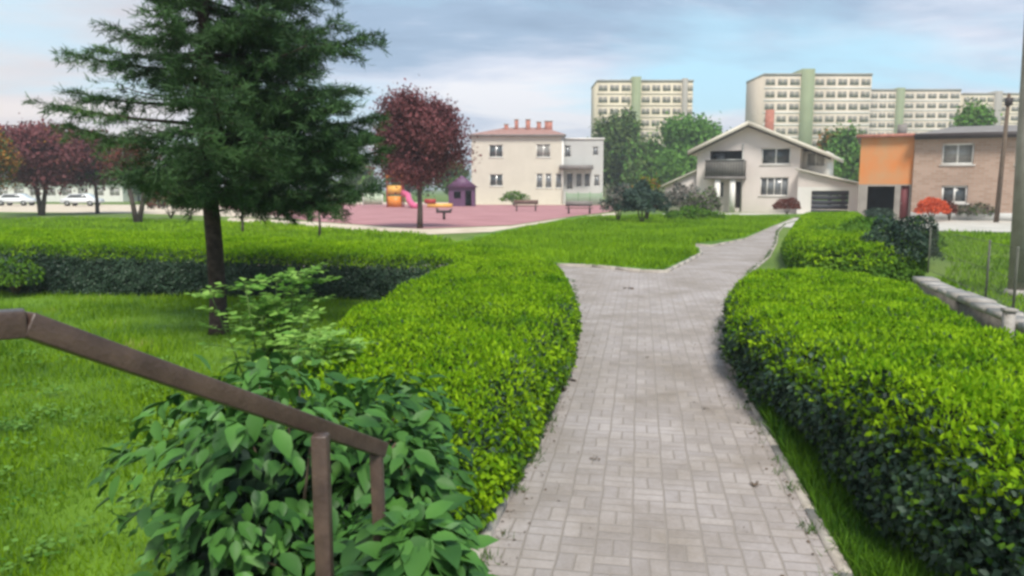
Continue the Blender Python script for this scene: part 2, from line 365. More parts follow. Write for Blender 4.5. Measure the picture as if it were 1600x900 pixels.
# ------------------------------------------------------------------ hedges
def densify(poly, step=.35):
    out = []
    for i in range(len(poly)):
        a, b = np.array(poly[i]), np.array(poly[(i+1) % len(poly)]); k = max(1, int(np.linalg.norm(b-a)/step))
        out += [tuple(a+(b-a)*j/k) for j in range(k)]
    return out
def hedge(poly, h, label, sunny=False, sidemid=.07, dens=2600, leaf=.05, round_=.22, topmat='lime', sidemat='darkleaf', name='hedge', skirt=.0, rough=.05, group=None, limedepth=.2, midfrac=.25):
    poly = [tuple(p) for p in poly]; cx = sum(p[0] for p in poly)/len(poly); cy = sum(p[1] for p in poly)/len(poly)
    H = h if callable(h) else (lambda P: np.full(len(P), h))
    t = thing(name, (cx, cy, 0), label, 'hedge', group); mb = MB()
    A = area(poly); n = int(A*dens); P = rand_in(poly, n); e = edgedist(P, poly)
    k = np.clip(1-e/round_, 0, 1); top = H(P)+wob(P, 1.7, rough)+wob(P, 6.3, rough*.7)-round_*.9*(1-np.sqrt(1-k*k))
    depth = rng.exponential(.035, n); z = top-depth+rng.random(n)*.03
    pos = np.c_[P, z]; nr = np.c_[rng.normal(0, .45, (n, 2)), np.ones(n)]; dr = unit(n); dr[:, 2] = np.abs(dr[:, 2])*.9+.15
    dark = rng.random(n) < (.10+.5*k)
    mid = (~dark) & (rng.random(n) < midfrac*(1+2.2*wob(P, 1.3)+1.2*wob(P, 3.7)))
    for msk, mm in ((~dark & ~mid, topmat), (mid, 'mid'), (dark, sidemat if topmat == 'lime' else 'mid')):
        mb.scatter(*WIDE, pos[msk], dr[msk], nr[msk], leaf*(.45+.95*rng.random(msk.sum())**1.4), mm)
    # upright young shoots
    ns = int(A*dens*.06); Q = rand_in(poly, ns); kk = np.clip(1-edgedist(Q, poly)/round_, 0, 1)
    zq = H(Q)+wob(Q, 1.7, rough)-round_*.9*(1-np.sqrt(1-kk*kk))
    for j in range(3):
        dd = unit(ns)*.7; dd[:, 2] = .8
        mb.scatter(*LEAF, np.c_[Q+rng.normal(0, .012, Q.shape), zq+.02+.022*j], dd, unit(ns), leaf*1.15, topmat)
    # sides
    n2 = len(poly); ccw = sum(poly[i][0]*poly[(i+1) % n2][1]-poly[(i+1) % n2][0]*poly[i][1] for i in range(n2)) > 0
    for i in range(n2):
        a, b = np.array(poly[i]), np.array(poly[(i+1) % n2]); l = np.linalg.norm(b-a); d = (b-a)/l
        no = np.array([d[1], -d[0]]) if ccw else np.array([-d[1], d[0]])
        hm = float(H(((a+b)/2)[None])[0]); m = int(l*hm*dens*.8); s_ = rng.random(m)*l; zz = rng.random(m)
        Pq = a+s_[:, None]*d; tp = H(Pq)-round_*.45; zf = zz*tp
        bul = .06*np.sin(zz*math.pi)+wob(np.c_[s_*1.0+i*7, zf*2], 3.1, .06)+wob(np.c_[s_+i*3, zf], 9, .03)-rng.exponential(.05, m)
        pos = np.c_[Pq+no*bul[:, None], zf]; nr = np.c_[np.tile(no, (m, 1))+rng.normal(0, .5, (m, 2)), .35+rng.normal(0, .4, m)]
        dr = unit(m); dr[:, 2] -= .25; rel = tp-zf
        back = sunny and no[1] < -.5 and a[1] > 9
        pl = np.clip(1-rel/(.08 if back else limedepth), 0, 1)*.75 if not (sunny and no[0] > .3) else .30+.45*np.clip(1-rel/.5, 0, 1)+.25*np.sign(wob(np.c_[s_+i, zf*2], 4.)); u = rng.random(m); lm = u < pl; md = (~lm) & (rng.random(m) < (.7 if sunny and no[0] > .3 else (.0 if back else sidemid)+.3*pl))  # light painted by leaf mix: sunlit path side limier, camera-facing side shaded dark
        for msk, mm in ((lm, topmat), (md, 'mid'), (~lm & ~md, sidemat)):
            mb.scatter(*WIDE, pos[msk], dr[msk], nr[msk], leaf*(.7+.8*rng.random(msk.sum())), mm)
    fo = mb.build('foliage', t)
    # twiggy inside that stops one seeing through
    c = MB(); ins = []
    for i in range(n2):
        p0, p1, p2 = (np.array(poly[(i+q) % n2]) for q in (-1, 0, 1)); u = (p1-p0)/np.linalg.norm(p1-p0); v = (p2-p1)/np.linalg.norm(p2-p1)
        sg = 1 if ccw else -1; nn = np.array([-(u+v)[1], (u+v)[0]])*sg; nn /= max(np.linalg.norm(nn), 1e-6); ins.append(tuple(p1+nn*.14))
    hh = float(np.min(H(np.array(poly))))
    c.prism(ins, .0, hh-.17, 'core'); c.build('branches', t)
    return t

def shell_bush(center, rad, h, nleaf, leaf, m, label, name='bush', cat='bush', tmpl=WIDE, group=None, stems=6, mix=None, lump=.18, core=True):
    x, y = center; t = thing(name, (x, y, 0), label, cat, group); mb = MB()
    d = unit(nleaf); d[:, 2] = np.abs(d[:, 2])*1.0-.12
    lum = 1+lump*(np.sin(d[:, 0]*5+x)*np.cos(d[:, 1]*4.3+y)+.6*np.sin(d[:, 2]*8+d[:, 0]*6+x*2))
    rr = lum*(1-rng.exponential(.09, nleaf)); pos = np.c_[x+d[:, 0]*rad[0]*rr, y+d[:, 1]*rad[1]*rr, h*.42+d[:, 2]*h*.58*rr]
    nr = d+rng.normal(0, .45, (nleaf, 3)); dr = unit(nleaf)+d*.5; dr[:, 2] -= .2
    if mix:
        u = rng.random(nleaf) < mix[1]; mb.scatter(*tmpl, pos[u], dr[u], nr[u], leaf*(.7+.6*rng.random(u.sum())), mix[0]); u = ~u
    else: u = np.ones(nleaf, bool)
    mb.scatter(*tmpl, pos[u], dr[u], nr[u], leaf*(.7+.6*rng.random(u.sum())), m)
    mb.build('foliage', t)
    c = MB()
    for i in range(stems):
        a = 2*math.pi*i/stems+.3; q = .55
        c.tube([(x, y, 0), (x+math.cos(a)*rad[0]*.25, y+math.sin(a)*rad[1]*.25, h*.35), (x+math.cos(a)*rad[0]*q, y+math.sin(a)*rad[1]*q, h*.75)], [.02+h*.012, .012+h*.006, .006], 'twig', 5)
    c.build('stem', t); return t

# ------------------------------------------------------------------ trees
def decid(x, y, h, crown, m, label, leaf=.2, nclump=22, per=260, trunk_r=.14, cz=None, name='tree', group=None, base=None, fork=None, seed=1, lean=0., flat=.8, mix=None, bark='bark2'):
    """crown = (rx, ry, rz); cz = centre height of the crown"""
    rs = np.random.default_rng(seed); cz = cz or h-crown[2]; t = thing(name, (x, y, 0), label, 'tree', group)
    cl = []
    while len(cl) < nclump:
        q = rs.uniform(-1, 1, 3)*(1+.12*rs.normal()); r = np.linalg.norm(q)
        if .25 < r < 1: cl.append(q*(.82/ max(r, .82) if r > .82 else 1))
    cl = np.array(cl); an = np.arctan2(cl[:, 2], cl[:, 0]); cl = cl*(1+.13*np.sin(3*an+seed)+.09*np.sin(5*an+seed*2.3))[:, None]; cc = np.array([x+lean, y, cz])+cl*np.array(crown)*.85
    tr = MB(); tz = base or cz-crown[2]*.85
    trunks = fork or [(0, 0)]
    for k, (fx, fr) in enumerate(trunks):
        tr.tube([(x+fx*.1, y, 0), (x+fx*.5+.03, y, tz*.5), (x+fx, y, tz), (x+fx*1.1+lean*.6, y, cz)], [trunk_r*1.25, trunk_r, trunk_r*.85, trunk_r*.35], bark, 8)
    trk = tr.build('trunk', t, smooth=True)
    br = MB()
    for c in cc:
        z0 = tz+(cz-tz)*rs.random()*.8; f0 = trunks[rs.integers(len(trunks))][0]; s0 = np.array([x+f0, y, z0]); md = (s0+c)/2+np.array([0, 0, -.1*crown[2]])
        br.tube([tuple(s0), tuple(md), tuple(c)], [trunk_r*.4, trunk_r*.26, trunk_r*.1], bark, 5)
    br.build('branches', t)
    mb = MB(); cr = np.array(crown)*(1.35/nclump**(1/3))
    for c in cc:
        g = per; d = unit(g); rr = np.minimum(rs.random(g)**.45*(1+.25*rs.normal(size=g)), 1.3); sc_ = rs.uniform(.7, 1.25)
        pos = c+d*cr*sc_*rr[:, None]*np.array([1, 1, flat]); jit = rs.random(g) < .06; pos[jit] += rs.normal(0, .12, (jit.sum(), 3))*np.array(crown); out = pos-np.array([x+lean, y, cz-crown[2]*.3]); out /= np.linalg.norm(out, axis=1, keepdims=True)
        nr = out*.6+d*.6+rng.normal(0, .45, (g, 3)); dr = unit(g); dr[:, 2] -= .3
        u = rs.random(g) < (mix[1] if mix else 0)
        if mix: mb.scatter(*WIDE, pos[u], dr[u], nr[u], leaf*(.6+.8*rng.random(u.sum())), mix[0])
        mb.scatter(*WIDE, pos[~u], dr[~u], nr[~u], leaf*(.6+.8*rng.random((~u).sum())), m)
    mb.build('crown', t)
    return t

def spruce(x, y):
    t = thing('spruce_tree', (x, y, 0), 'tall dark spruce with drooping layered branches rising from the lawn at left', 'tree')
    tr = MB(); Hh = 7.6
    zs = [0, .12, .5, 1.2, 2, 3, 4, 5, 6, 7, Hh]; rd = [.155, .125, .115, .112, .105, .095, .08, .062, .042, .022, .006]
    tr.tube([(x+.02*math.sin(z*2), y+.02*math.cos(z*1.7), z) for z in zs], rd, 'bark', 12); tr.build('trunk', t, smooth=True)
    prof = ([1.75, 2.05, 2.7, 3.4, 4.0, 4.7, 5.5, 6.5, 7.5], [1.0, 1.5, 1.75, 1.8, 1.72, 1.5, 1.2, .75, .1])
    rs = np.random.default_rng(11); br = MB(); P = []; Dv = []; S = []; 
    def limb(z0, az, L, droop):
        d = np.array([math.cos(az), math.sin(az), 0]); s = np.array([-d[1], d[0], 0]); pts = []; bend = rs.normal(0, .12)
        for k in range(9):
            u = k/8; pts.append(np.array([x, y, z0])+d*L*u+s*bend*L*u*u+np.array([0, 0, -droop*L*math.sin(u*2.2)*.55+.10*L*u**3]))
        br.tube([tuple(p) for p in pts], [.028*(1-.85*k/8)*(L/2+.2) for k in range(9)], 'bark', 5)
        pts = np.array(pts)
        ntw = int(L*(17 if math.cos(az) > -.2 else 13))
        for j in range(ntw):
            u = .16+.84*(j+rs.random())/ntw; i = min(int(u*8), 7); f = u*8-i; p = pts[i]*(1-f)+pts[i+1]*f; ax = pts[i+1]-pts[i]; ax = ax/np.linalg.norm(ax)
            sg = 1 if j % 2 else -1; tl = (.14+.42*L/2.2*(1-abs(u-.5)*1.1))*rs.uniform(.6, 1.25)
            td = ax*rs.uniform(.45, 1.0)+s*sg*rs.uniform(.6, 1.1)+np.array([0, 0, rs.uniform(-.45, .10)]); td /= np.linalg.norm(td)
            nn = int(tl*200); w = rs.random(nn)**.85; q = p+td*tl*w[:, None]+np.c_[np.zeros(nn), np.zeros(nn), -.16*tl*w*w]
            q = q+rs.normal(0, .022, q.shape)
            nd = td*.75+rs.normal(0, .55, (nn, 3)); nd[:, 2] += .05
            P.append(q); Dv.append(nd); S.append(np.full(nn, .062)*rs.uniform(.7, 1.3, nn))
            br.tube([tuple(p), tuple(p+td*tl*.9+np.array([0, 0, -.1*tl]))], [.005, .002], 'bark', 3, cap=False)
        nn = int(L*70); w = rs.random(nn)*8; i = np.minimum(w.astype(int), 7); f = (w-i)[:, None]; q = pts[i]*(1-f)+pts[i+1]*f+rs.normal(0, .03, (nn, 3)); 
        P.append(q); nd = np.tile(d, (nn, 1))+rs.normal(0, .6, (nn, 3)); Dv.append(nd); S.append(np.full(nn, .06))
    z = 1.92; k = 0
    while z < 7.3:
        L0 = np.interp(z, *prof); nb = 6 if z < 5 else 5
        for b in range(nb):
            az = k*2.399+rs.normal(0, .2); k += 1
            L = L0*rs.uniform(.70, 1.06)*((1.34 if z < 2.9 else 1.14) if math.cos(az) > .3 else ((.60 if z < 2.62 else 1.0 if z < 3.3 else .72 if z < 4.05 else .58) if math.cos(az) < -.2 else .9))
            if math.sin(az) < 0 and math.cos(az) < -.2 and z > 4.1: L *= .72
            # open window in the lower left of the crown where the sky shows through
            if math.cos(az) < -.45 and 2.95 < z < 3.3: continue
            limb(z+rs.normal(0, .05), az, L, rs.uniform(.14, .36))
        z += .23 if z < 5 else .27
    for q in range(9): limb(rs.uniform(2.0, 3.35), rs.uniform(-.95, .75), rs.uniform(1.75, 2.25), rs.uniform(.08, .26))
    for q in range(2): limb(rs.uniform(3.4, 4.3), rs.uniform(-1.3, 1.0), rs.uniform(1.3, 1.8), rs.uniform(.05, .2))
    limb(3.55, math.pi+.12, 1.6, -.02); limb(3.1, math.pi-.1, 1.9, -.03); limb(2.85, math.pi+.3, 1.9, -.05); limb(3.75, -.1, 2.3, .02); limb(2.9, .15, 2.25, .1)
    P = np.concatenate(P); Dv = np.concatenate(Dv); S = np.concatenate(S)
    gone = (P[:, 0] > x-.98) & (P[:, 0] < x-.12) & (P[:, 2]+(P[:, 0]-x)*.1 > 2.66) & (P[:, 2]+(P[:, 0]-x)*.1 < 3.26) & (rs.random(len(P)) > .16); P, Dv, S = P[~gone], Dv[~gone], S[~gone]
    nb = MB(); nb.scatter(*NEED, P, Dv, unit(len(P))+np.array([0, 0, .6]), S*1.35, 'needle'); nb.build('crown', t)
    br.build('branches', t)

# ------------------------------------------------------------------ ground, paths, kerbs
def sheet(name, poly, z, m):
    mb = MB(); n = len(poly); mb.add([(x, y, z) for x, y in poly], [tuple(range(n))], m)
    o = mb.build(name); tag(o, kind='structure')
    if o.data.polygons[0].normal.z < 0: o.data.flip_normals()
    return o
gb = MB(); gb.add([(-900, -60, 0), (900, -60, 0), (900, 1500, 0), (-900, 1500, 0)], [(0, 1, 2, 3)], 'ground'); tag(gb.build('ground'), kind='structure')
sheet('lawn', [(-16, -3), (-.2, -3), (-.1, 15), (-16, 16)], .004, 'lawn')
PR = [(1340, 1010), (1312, 900), (1258, 800), (1205, 700), (1165, 620), (1135, 560), (1128, 515), (1135, 480), (1150, 450), (1172, 425), (1200, 402), (1212, 380), (1215, 362), (1228, 350), (1262, 342)]
PRw = [G(*p) for p in PR]; near_r = (PRw[0][0]-.5, 1.2)
PL = [(690, 1010), (740, 900), (793, 790), (840, 690), (880, 590), (895, 530), (898, 470), (893, 440)]
PLw = [G(*p) for p in PL]
ISL = [(860, 416), (925, 418), (1000, 426), (1042, 427), (1072, 412), (1098, 398), (1092, 389), (1074, 383), (1110, 386), (1165, 375), (1205, 357), (1243, 341)]
ISw = [G(*p) for p in ISL]
near_l = (PLw[0][0]-.25, 1.2)
path = [near_l]+PLw+[(-.2, 17.2), (-30, 20.0), (-30, 22.4), (-.3, 20.3)]+ISw+PRw[::-1]+[near_r]
pm = MB()
def tri_poly(poly, z, m):
    from mathutils.geometry import tessellate_polygon
    v = [Vector((x, y, z)) for x, y in poly]; f = tessellate_polygon([v]); pm.add([tuple(a) for a in v], [tuple(q) for q in f], m)
tri_poly(path, .008, 'paver'); po = pm.build('path'); tag(po, kind='structure')
for p in po.data.polygons:
    if p.normal.z < 0: p.flip()
def kerb(pts, w, z, side, name='kerb', m='kerb'):
    mb = MB(); P = [np.array(p) for p in pts]; seg = 1.0
    for a, b in zip(P[:-1], P[1:]):
        L = np.linalg.norm(b-a); d = (b-a)/L; nrm = np.array([d[1], -d[0]])*side; k = max(1, round(L/seg))
        for i in range(k):
            s0, s1 = a+d*(L*i/k+.004), a+d*(L*(i+1)/k-.004); zz = z+random.uniform(-.006, .006)
            q = [s0, s1, s1+nrm*w, s0+nrm*w]; 
            if side > 0: q = q[::-1]
            mb.prism([tuple(v) for v in q], -.05, zz, m)
    o = mb.build(name); tag(o, kind='structure'); return o
kerb([near_r]+PRw, .06, .022, 1); kerb([near_l]+PLw, .07, .05, -1)
kerb(ISw[:9], .07, .075, -1, m='kerb')
kerb(ISw[8:], .10, .06, -1, m='kerb')
# grass island between the two arms of the path
isl = ISw[:8]+ISw[8:]+[(26, 62), (7, 52), G(905, 338), G(850, 350), G(760, 366), (-3, 23)]
im = MB()
isl2 = [(x, y+.1) for x, y in isl]
from mathutils.geometry import tessellate_polygon
v_ = [Vector((x, y, .07)) for x, y in isl2]; im.add([tuple(a) for a in v_], [tuple(q) for q in tessellate_polygon([v_])], 'lawn'); io = im.build('grass_island'); tag(io, kind='structure')
for p in io.data.polygons:
    if p.normal.z < 0: p.flip()
# playground surface, the sandy walk round it, street in front of the houses
sheet('playground_surface', [G(488, 346), G(660, 358), G(800, 352), G(880, 340), G(955, 331), (19, 92), (-30, 104), (-34, 88)], .016, 'pink')
sheet('sand_path', [G(330, 362), G(660, 367), G(850, 359), G(960, 339), G(965, 332), G(880, 341), G(800, 353), G(660, 358.5), G(488, 347), G(360, 340)], .012, 'sand')
sheet('sand_ground', [G(-30, 331), G(200, 333), G(460, 342), G(505, 322), G(200, 320), G(-30, 318)], .008, 'sand')
sheet('street', [(12, 47), (14.5, 40), (28, 33), (60, 28), (90, 40), (90, 54), (20, 64.5), (12, 62)], .010, 'tarmac')
sheet('pavement', [(-35, 104.5), (22, 93), (24, 66), (60, 63), (60, 110), (-35, 118)], .006, 'sand')
# steps the photograph was taken from
st = thing('concrete_steps', (-.1, 1.4, 0), 'grey concrete steps leading down to the block paved path', 'steps')
sm = MB()
for i in range(4): sm.box(-.72+i*.04, 1.1, -1.6 if i == 3 else 2.5-(i+1)*.34, 2.5-i*.34, 0, .15*(i+1), 'concrete') if i < 3 else sm.box(-.60, 1.1, -1.6, 1.48, 0, .6, 'concrete')
sm.build('step', st)

# ------------------------------------------------------------------ grass
def grass(name, poly, n, size, m, label, power=1., z=.0, wide=1., exclude=()):
    P = rand_in(poly, n, power)
    for e in exclude: P = P[~inpoly(P, e)]
    n = len(P); mb = MB(); d = np.c_[rng.normal(0, .38, (n, 2)), np.ones(n)]; nr = np.c_[rng.normal(0, 1, (n, 2)), np.full(n, .25)]
    s = size*(.5+.9*rng.random(n))*(1+.55*np.clip(wob(P, 1.1), -1, 1)); s *= (np.maximum(P[:, 1], 4)/8)**.22
    tv = [(a*wide, b, c) for a, b, c in BLADE[0]]
    mb.scatter(tv, BLADE[1], np.c_[P, np.full(n, z)], d, nr, s, m); o = mb.build(name); tag(o, label, 'grass', kind='stuff'); return o

# ------------------------------------------------------------------ vegetation near the camera
HL = [(-15, 15.8), (-9, 14.5), (-5, 14.0), (-2.4, 13.7), (-1.02, 13.1), (-1.22, 11.4), (-1.52, 9.7), (-1.74, 7.8), (-1.62, 5.6), (-1.35, 4.4), (-1.0, 3.55), (-.42, 3.5), (-.18, 4.2), (.08, 5.3), (.32, 6.6), (.58, 8.0), (.76, 9.4), (.82, 11), (.80, 12.6), (.45, 14.2), (-.9, 15.6), (-4, 17.1), (-9, 18.4), (-15, 20)]
def hL(P): return np.interp(P[:, 1], [3.4, 4.2, 5.5, 8, 12, 15, 18], [.42, .56, .66, .70, .74, .80, .82])+np.clip((-P[:, 0]-4)*.025, 0, .13)
HR = [(2.28, 7.0), (2.42, 8.2), (2.78, 9.6), (3.30, 11.3), (3.85, 12.4), (4.6, 12.8), (5.7, 12.3), (5.45, 10.2), (4.75, 8.0), (4.25, 6.4), (4.05, 5.0), (4.15, 3.4), (4.2, 2.4), (2.6, 2.4), (2.16, 3.3), (2.14, 4.3), (2.26, 5.6)]
def hR(P): return np.interp(P[:, 1], [2.4, 4, 6, 9, 12.5], [.86, .84, .74, .68, .62])
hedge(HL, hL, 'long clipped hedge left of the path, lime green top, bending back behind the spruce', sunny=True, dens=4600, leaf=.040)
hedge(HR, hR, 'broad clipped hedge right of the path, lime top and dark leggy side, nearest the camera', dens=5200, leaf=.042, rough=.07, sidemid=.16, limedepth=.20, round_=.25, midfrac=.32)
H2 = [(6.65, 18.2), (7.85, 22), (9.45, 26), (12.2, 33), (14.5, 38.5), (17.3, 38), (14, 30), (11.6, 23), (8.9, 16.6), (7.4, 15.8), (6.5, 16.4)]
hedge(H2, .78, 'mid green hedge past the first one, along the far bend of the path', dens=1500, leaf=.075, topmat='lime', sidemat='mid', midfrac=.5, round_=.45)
shell_bush(G(1402, 436), (.85, .8), 1.48, 8000, .065, 'darkleaf', 'dark rounded evergreen bush at the end of the low concrete wall', mix=('mid', .05))
shell_bush((9.9, 21.5), (1.5, 2.2), 1.15, 5000, .10, 'mid', 'sprawling green bush spreading behind the dark rounded evergreen bush')
shell_bush(G(25, 462), (.55, .5), .75, 2600, .07, 'mid', 'small green bush on the lawn at the far left before the hedge', mix=('darkleaf', .3))

def broad_shrub():
    x, y = -1.02, 3.42; t = thing('broadleaf_shrub', (x, y, 0), 'dense dark green shrub with large oval leaves behind the brown handrail', 'shrub')
    mb = MB(); st = MB(); n = 3600
    lobes = [(-1.45, 3.45, .62, .42, .47), (-1.05, 3.25, .72, .45, .50), (-.72, 3.55, .66, .40, .46), (-1.2, 3.8, .70, .5, .5), (-.50, 3.35, .52, .30, .42), (-.62, 4.05, .62, .34, .42), (-1.1, 3.0, .38, .42, .42), (-.62, 3.0, .34, .32, .36), (-.27, 2.06, .88, .13, .20), (-.38, 2.45, .66, .22, .32), (-.34, 2.75, .40, .25, .40)]
    A, B = [], []
    for lx, ly, lz, r, rz in lobes:
        k = n//len(lobes); d = unit(k); d[:, 2] = np.where(d[:, 2] < -.4, -d[:, 2], d[:, 2]); rr = 1-rng.exponential(.2, k)
        A.append(np.c_[lx+d[:, 0]*r*rr, ly+d[:, 1]*r*rr, lz+d[:, 2]*rz*rr]); B.append(d)
    P = np.concatenate(A); d = np.concatenate(B); k = P[:, 2] > .03; P, d = P[k], d[k]; n = len(P)
    dr = d*np.array([1, 1, .2])+rng.normal(0, .35, (n, 3)); dr[:, 2] -= .55; nr = d*.8+np.array([0, 0, .75])+rng.normal(0, .28, (n, 3))
    mb.scatter(*BIG, P, dr, nr, .103*(.42+.95*rng.random(n)**1.3), 'shrub'); mb.build('foliage', t, smooth=True)
    for lx, ly, lz, r, rz in lobes:
        for q in range(4):
            e = np.array([lx, ly, lz])+np.append(rng.normal(0, r*.45, 2), rz*.5)
            st.tube([(x+rng.normal(0, .1), y+rng.normal(0, .1), 0), tuple((e+np.array([x, y, 0]))/2+np.array([0, 0, .1])), tuple(e)], [.012, .008, .004], 'twig', 5)
    st.build('stem', t)
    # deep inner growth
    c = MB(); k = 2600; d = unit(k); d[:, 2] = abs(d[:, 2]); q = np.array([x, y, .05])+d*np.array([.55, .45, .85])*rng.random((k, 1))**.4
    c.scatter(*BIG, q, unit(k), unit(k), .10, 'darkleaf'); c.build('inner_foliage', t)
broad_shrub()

def sapling(cx, cy, n, h, spread, label, seed):
    rs = np.random.default_rng(seed); t = thing('sapling', (cx, cy, 0), label, 'plant'); st = MB(); mb = MB(); P, Dv, Nn = [], [], []
    for i in range(n):
        a = rs.uniform(0, 6.28); r = spread*rs.random()**.6; hh = h*rs.uniform(.72, 1.06); b = np.array([cx+math.cos(a)*r*.25, cy+math.sin(a)*r*.25, 0]); e = np.array([cx+math.cos(a)*r, cy+math.sin(a)*r*.6, hh])
        st.tube([tuple(b), tuple((b+e)/2+np.array([0, 0, .06])), tuple(e)], [.009, .007, .004], 'stem', 5)
        for w in np.linspace(.35, 1, 6):
            p = b+(e-b)*w
            for g in range(3 if w < 1 else 5):
                az = rs.uniform(0, 6.28); L = rs.uniform(.14, .24); d = np.array([math.cos(az), math.sin(az), rs.uniform(.05, .55)])
                st.tube([tuple(p), tuple(p+d*L)], [.003, .002], 'stem', 3, cap=False)
                sd_ = np.array([-d[1], d[0], 0])
                for f in (.3, .55, .8):
                    for sg in (-1, 1): P.append(p+d*L*f); Dv.append(sd_*sg*.9+d*.6+np.array([0, 0, -.1])); Nn.append(np.array([0, 0, 1])+rs.normal(0, .25, 3))
                P.append(p+d*L); Dv.append(d); Nn.append(np.array([0, 0, 1.])+rs.normal(0, .2, 3))
    mb.scatter(*WIDE, np.array(P), np.array(Dv), np.array(Nn), .085*(.7+.6*rng.random(len(P))), 'pale'); mb.build('foliage', t); st.build('stem', t)
sapling(-2.05, 6.4, 12, 1.22, .55, 'pale green sapling shoots with feathery leaflets in front of the spruce trunk', 3)
sapling(-1.6, 5.7, 6, .85, .35, 'lighter leafy shoots between the sapling and the lime hedge', 4)
spruce(*G(341, 522))

grass('lawn_grass', [(-9.5, 2.6), (-.9, 2.6), (-1.6, 5.4), (-1.9, 7.5), (-1.3, 11.6), (-2.3, 13.6), (-5, 15.1), (-14, 17), (-14, 12)], 150000, .085, 'blade', 'short green grass of the lawn left of the hedge', 1.3, wide=1.5)
cv = rand_in([(-6, 2.8), (-1.5, 2.8), (-1.7, 5), (-2.3, 8), (-6, 9)], 170, 1.2); cm = MB()
for q in cv:
    k = int(rng.integers(12, 46)); sp = rng.uniform(.05, .16); P = np.c_[q+rng.normal(0, sp, (k, 2)), rng.uniform(.04, .10, k)]; dd = unit(k); dd[:, 2] = .15
    cm.scatter(*WIDE, P, dd, np.tile([0, 0, 1.], (k, 1))+rng.normal(0, .35, (k, 3)), rng.uniform(.03, .055), 'clover')
tag(cm.build('clover'), 'patches of broad leaved weeds growing in the left lawn', 'weeds', kind='stuff')
vr = [(1.72, 3.2), (1.95, 5.0), (2.2, 6.6), (2.3, 8.4), (2.6, 9), (2.7, 6), (2.45, 4), (2.4, 2.6), (1.6, 2.6)]
vr = [(PRw[1][0]+.07, PRw[1][1]), (PRw[2][0]+.06, PRw[2][1]), (PRw[3][0]+.06, PRw[3][1]), (PRw[4][0]+.05, PRw[4][1]), (2.6, 8.6), (2.6, 5), (2.5, 3.6), (2.2, 3.2)]
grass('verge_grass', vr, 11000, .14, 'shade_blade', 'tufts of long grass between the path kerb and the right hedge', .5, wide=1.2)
grass('island_grass', [G(870, 415), G(1035, 426), G(1090, 400), G(1085, 384), G(1160, 374), G(1235, 343), G(1100, 338), G(930, 341), G(830, 357), (-2, 26)], 90000, .10, 'blade_far', 'rough grass covering the island where the path splits', .6, z=.07, wide=3)
grass('field_grass', [(.5, 22.8), (-3.5, 23), (-16, 24.8), (-36, 40), (-30, 52), (-14, 44), (-4, 33.2)], 50000, .12, 'blade_far', 'bright green grass between the long hedge and the playground', .8, wide=5)
grass('right_grass', [(7.3, 10), (8.2, 15), (11.6, 20), (15, 29), (17, 36), (28, 32), (40, 26), (20, 12), (9, 8)], 50000, .11, 'blade_far', 'green grass on the bank between the low wall and the street', .8, wide=3.2)
shell_bush((2.6, 2.9), (.3, .3), .01, 10, .01, 'mid', 'x') if False else None

# dead leaves on the paving
dl = MB()
for (px, py, s) in [(980, 452, .10), (886, 596, .09), (880, 612, .07), (1010, 560, .03), (1100, 640, .03), (1180, 760, .04), (930, 720, .03)]:
    x, y = G(px, py); k = 5
    o = MB(); P = np.c_[x+rng.normal(0, s*.4, k), y+rng.normal(0, s*.4, k), np.full(k, .02)]
    d = unit(k); d[:, 2] = .05; o.scatter(*WIDE, P, d, np.tile([0, 0, 1.], (k, 1))+rng.normal(0, .2, (k, 3)), s, 'deadleaf')
    dl.ch += [(v, [g+dl.n for g in gs], dl.mi('deadleaf')) for v, gs, _ in o.ch]; dl.n += o.n
tag(dl.build('leaf_litter'), 'scattered dry brown leaves lying on the paving', 'leaves', kind='stuff')

# tufts and crumbs along both edges of the path
def edge_tufts():
    P = []
    for line, sg in ((PRw, -1), (PLw, 1)):
        Lp = [np.array(p) for p in line]
        for a, b in zip(Lp[:-1], Lp[1:]):
            L = np.linalg.norm(b-a)
            for _ in range(int(L*4)):
                c = a+(b-a)*rng.random()+np.array([sg*abs(rng.normal(0, .03)), 0]); k = int(rng.integers(6, 40)); P.append(np.c_[c+rng.normal(0, .03, (k, 2)), np.full(k, .008)])
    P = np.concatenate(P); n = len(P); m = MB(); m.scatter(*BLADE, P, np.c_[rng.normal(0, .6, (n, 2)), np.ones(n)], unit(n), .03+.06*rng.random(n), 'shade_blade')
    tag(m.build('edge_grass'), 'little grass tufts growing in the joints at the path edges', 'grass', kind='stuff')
    P = []
    for line, sg in ((PRw, -1), (PLw, 1)):
        Lp = [np.array(p) for p in line]
        for a, b in zip(Lp[:-1], Lp[1:]):
            k = int(np.linalg.norm(b-a)*38); u = rng.random(k)[:, None]; P.append(np.c_[a+(b-a)*u+np.c_[sg*rng.exponential(.10, k), np.zeros(k)], np.full(k, .014)])
    P = np.concatenate(P); n = len(P); m = MB(); d = unit(n); d[:, 2] *= .2; m.scatter(*WIDE, P, d, np.tile([0, 0, 1.], (n, 1))+rng.normal(0, .25, (n, 3)), .008+.03*rng.random(n)**2, 'deadleaf')
    tag(m.build('path_debris'), 'fine brown crumbs and leaf bits lying along the path edges', 'debris', kind='stuff')
edge_tufts()

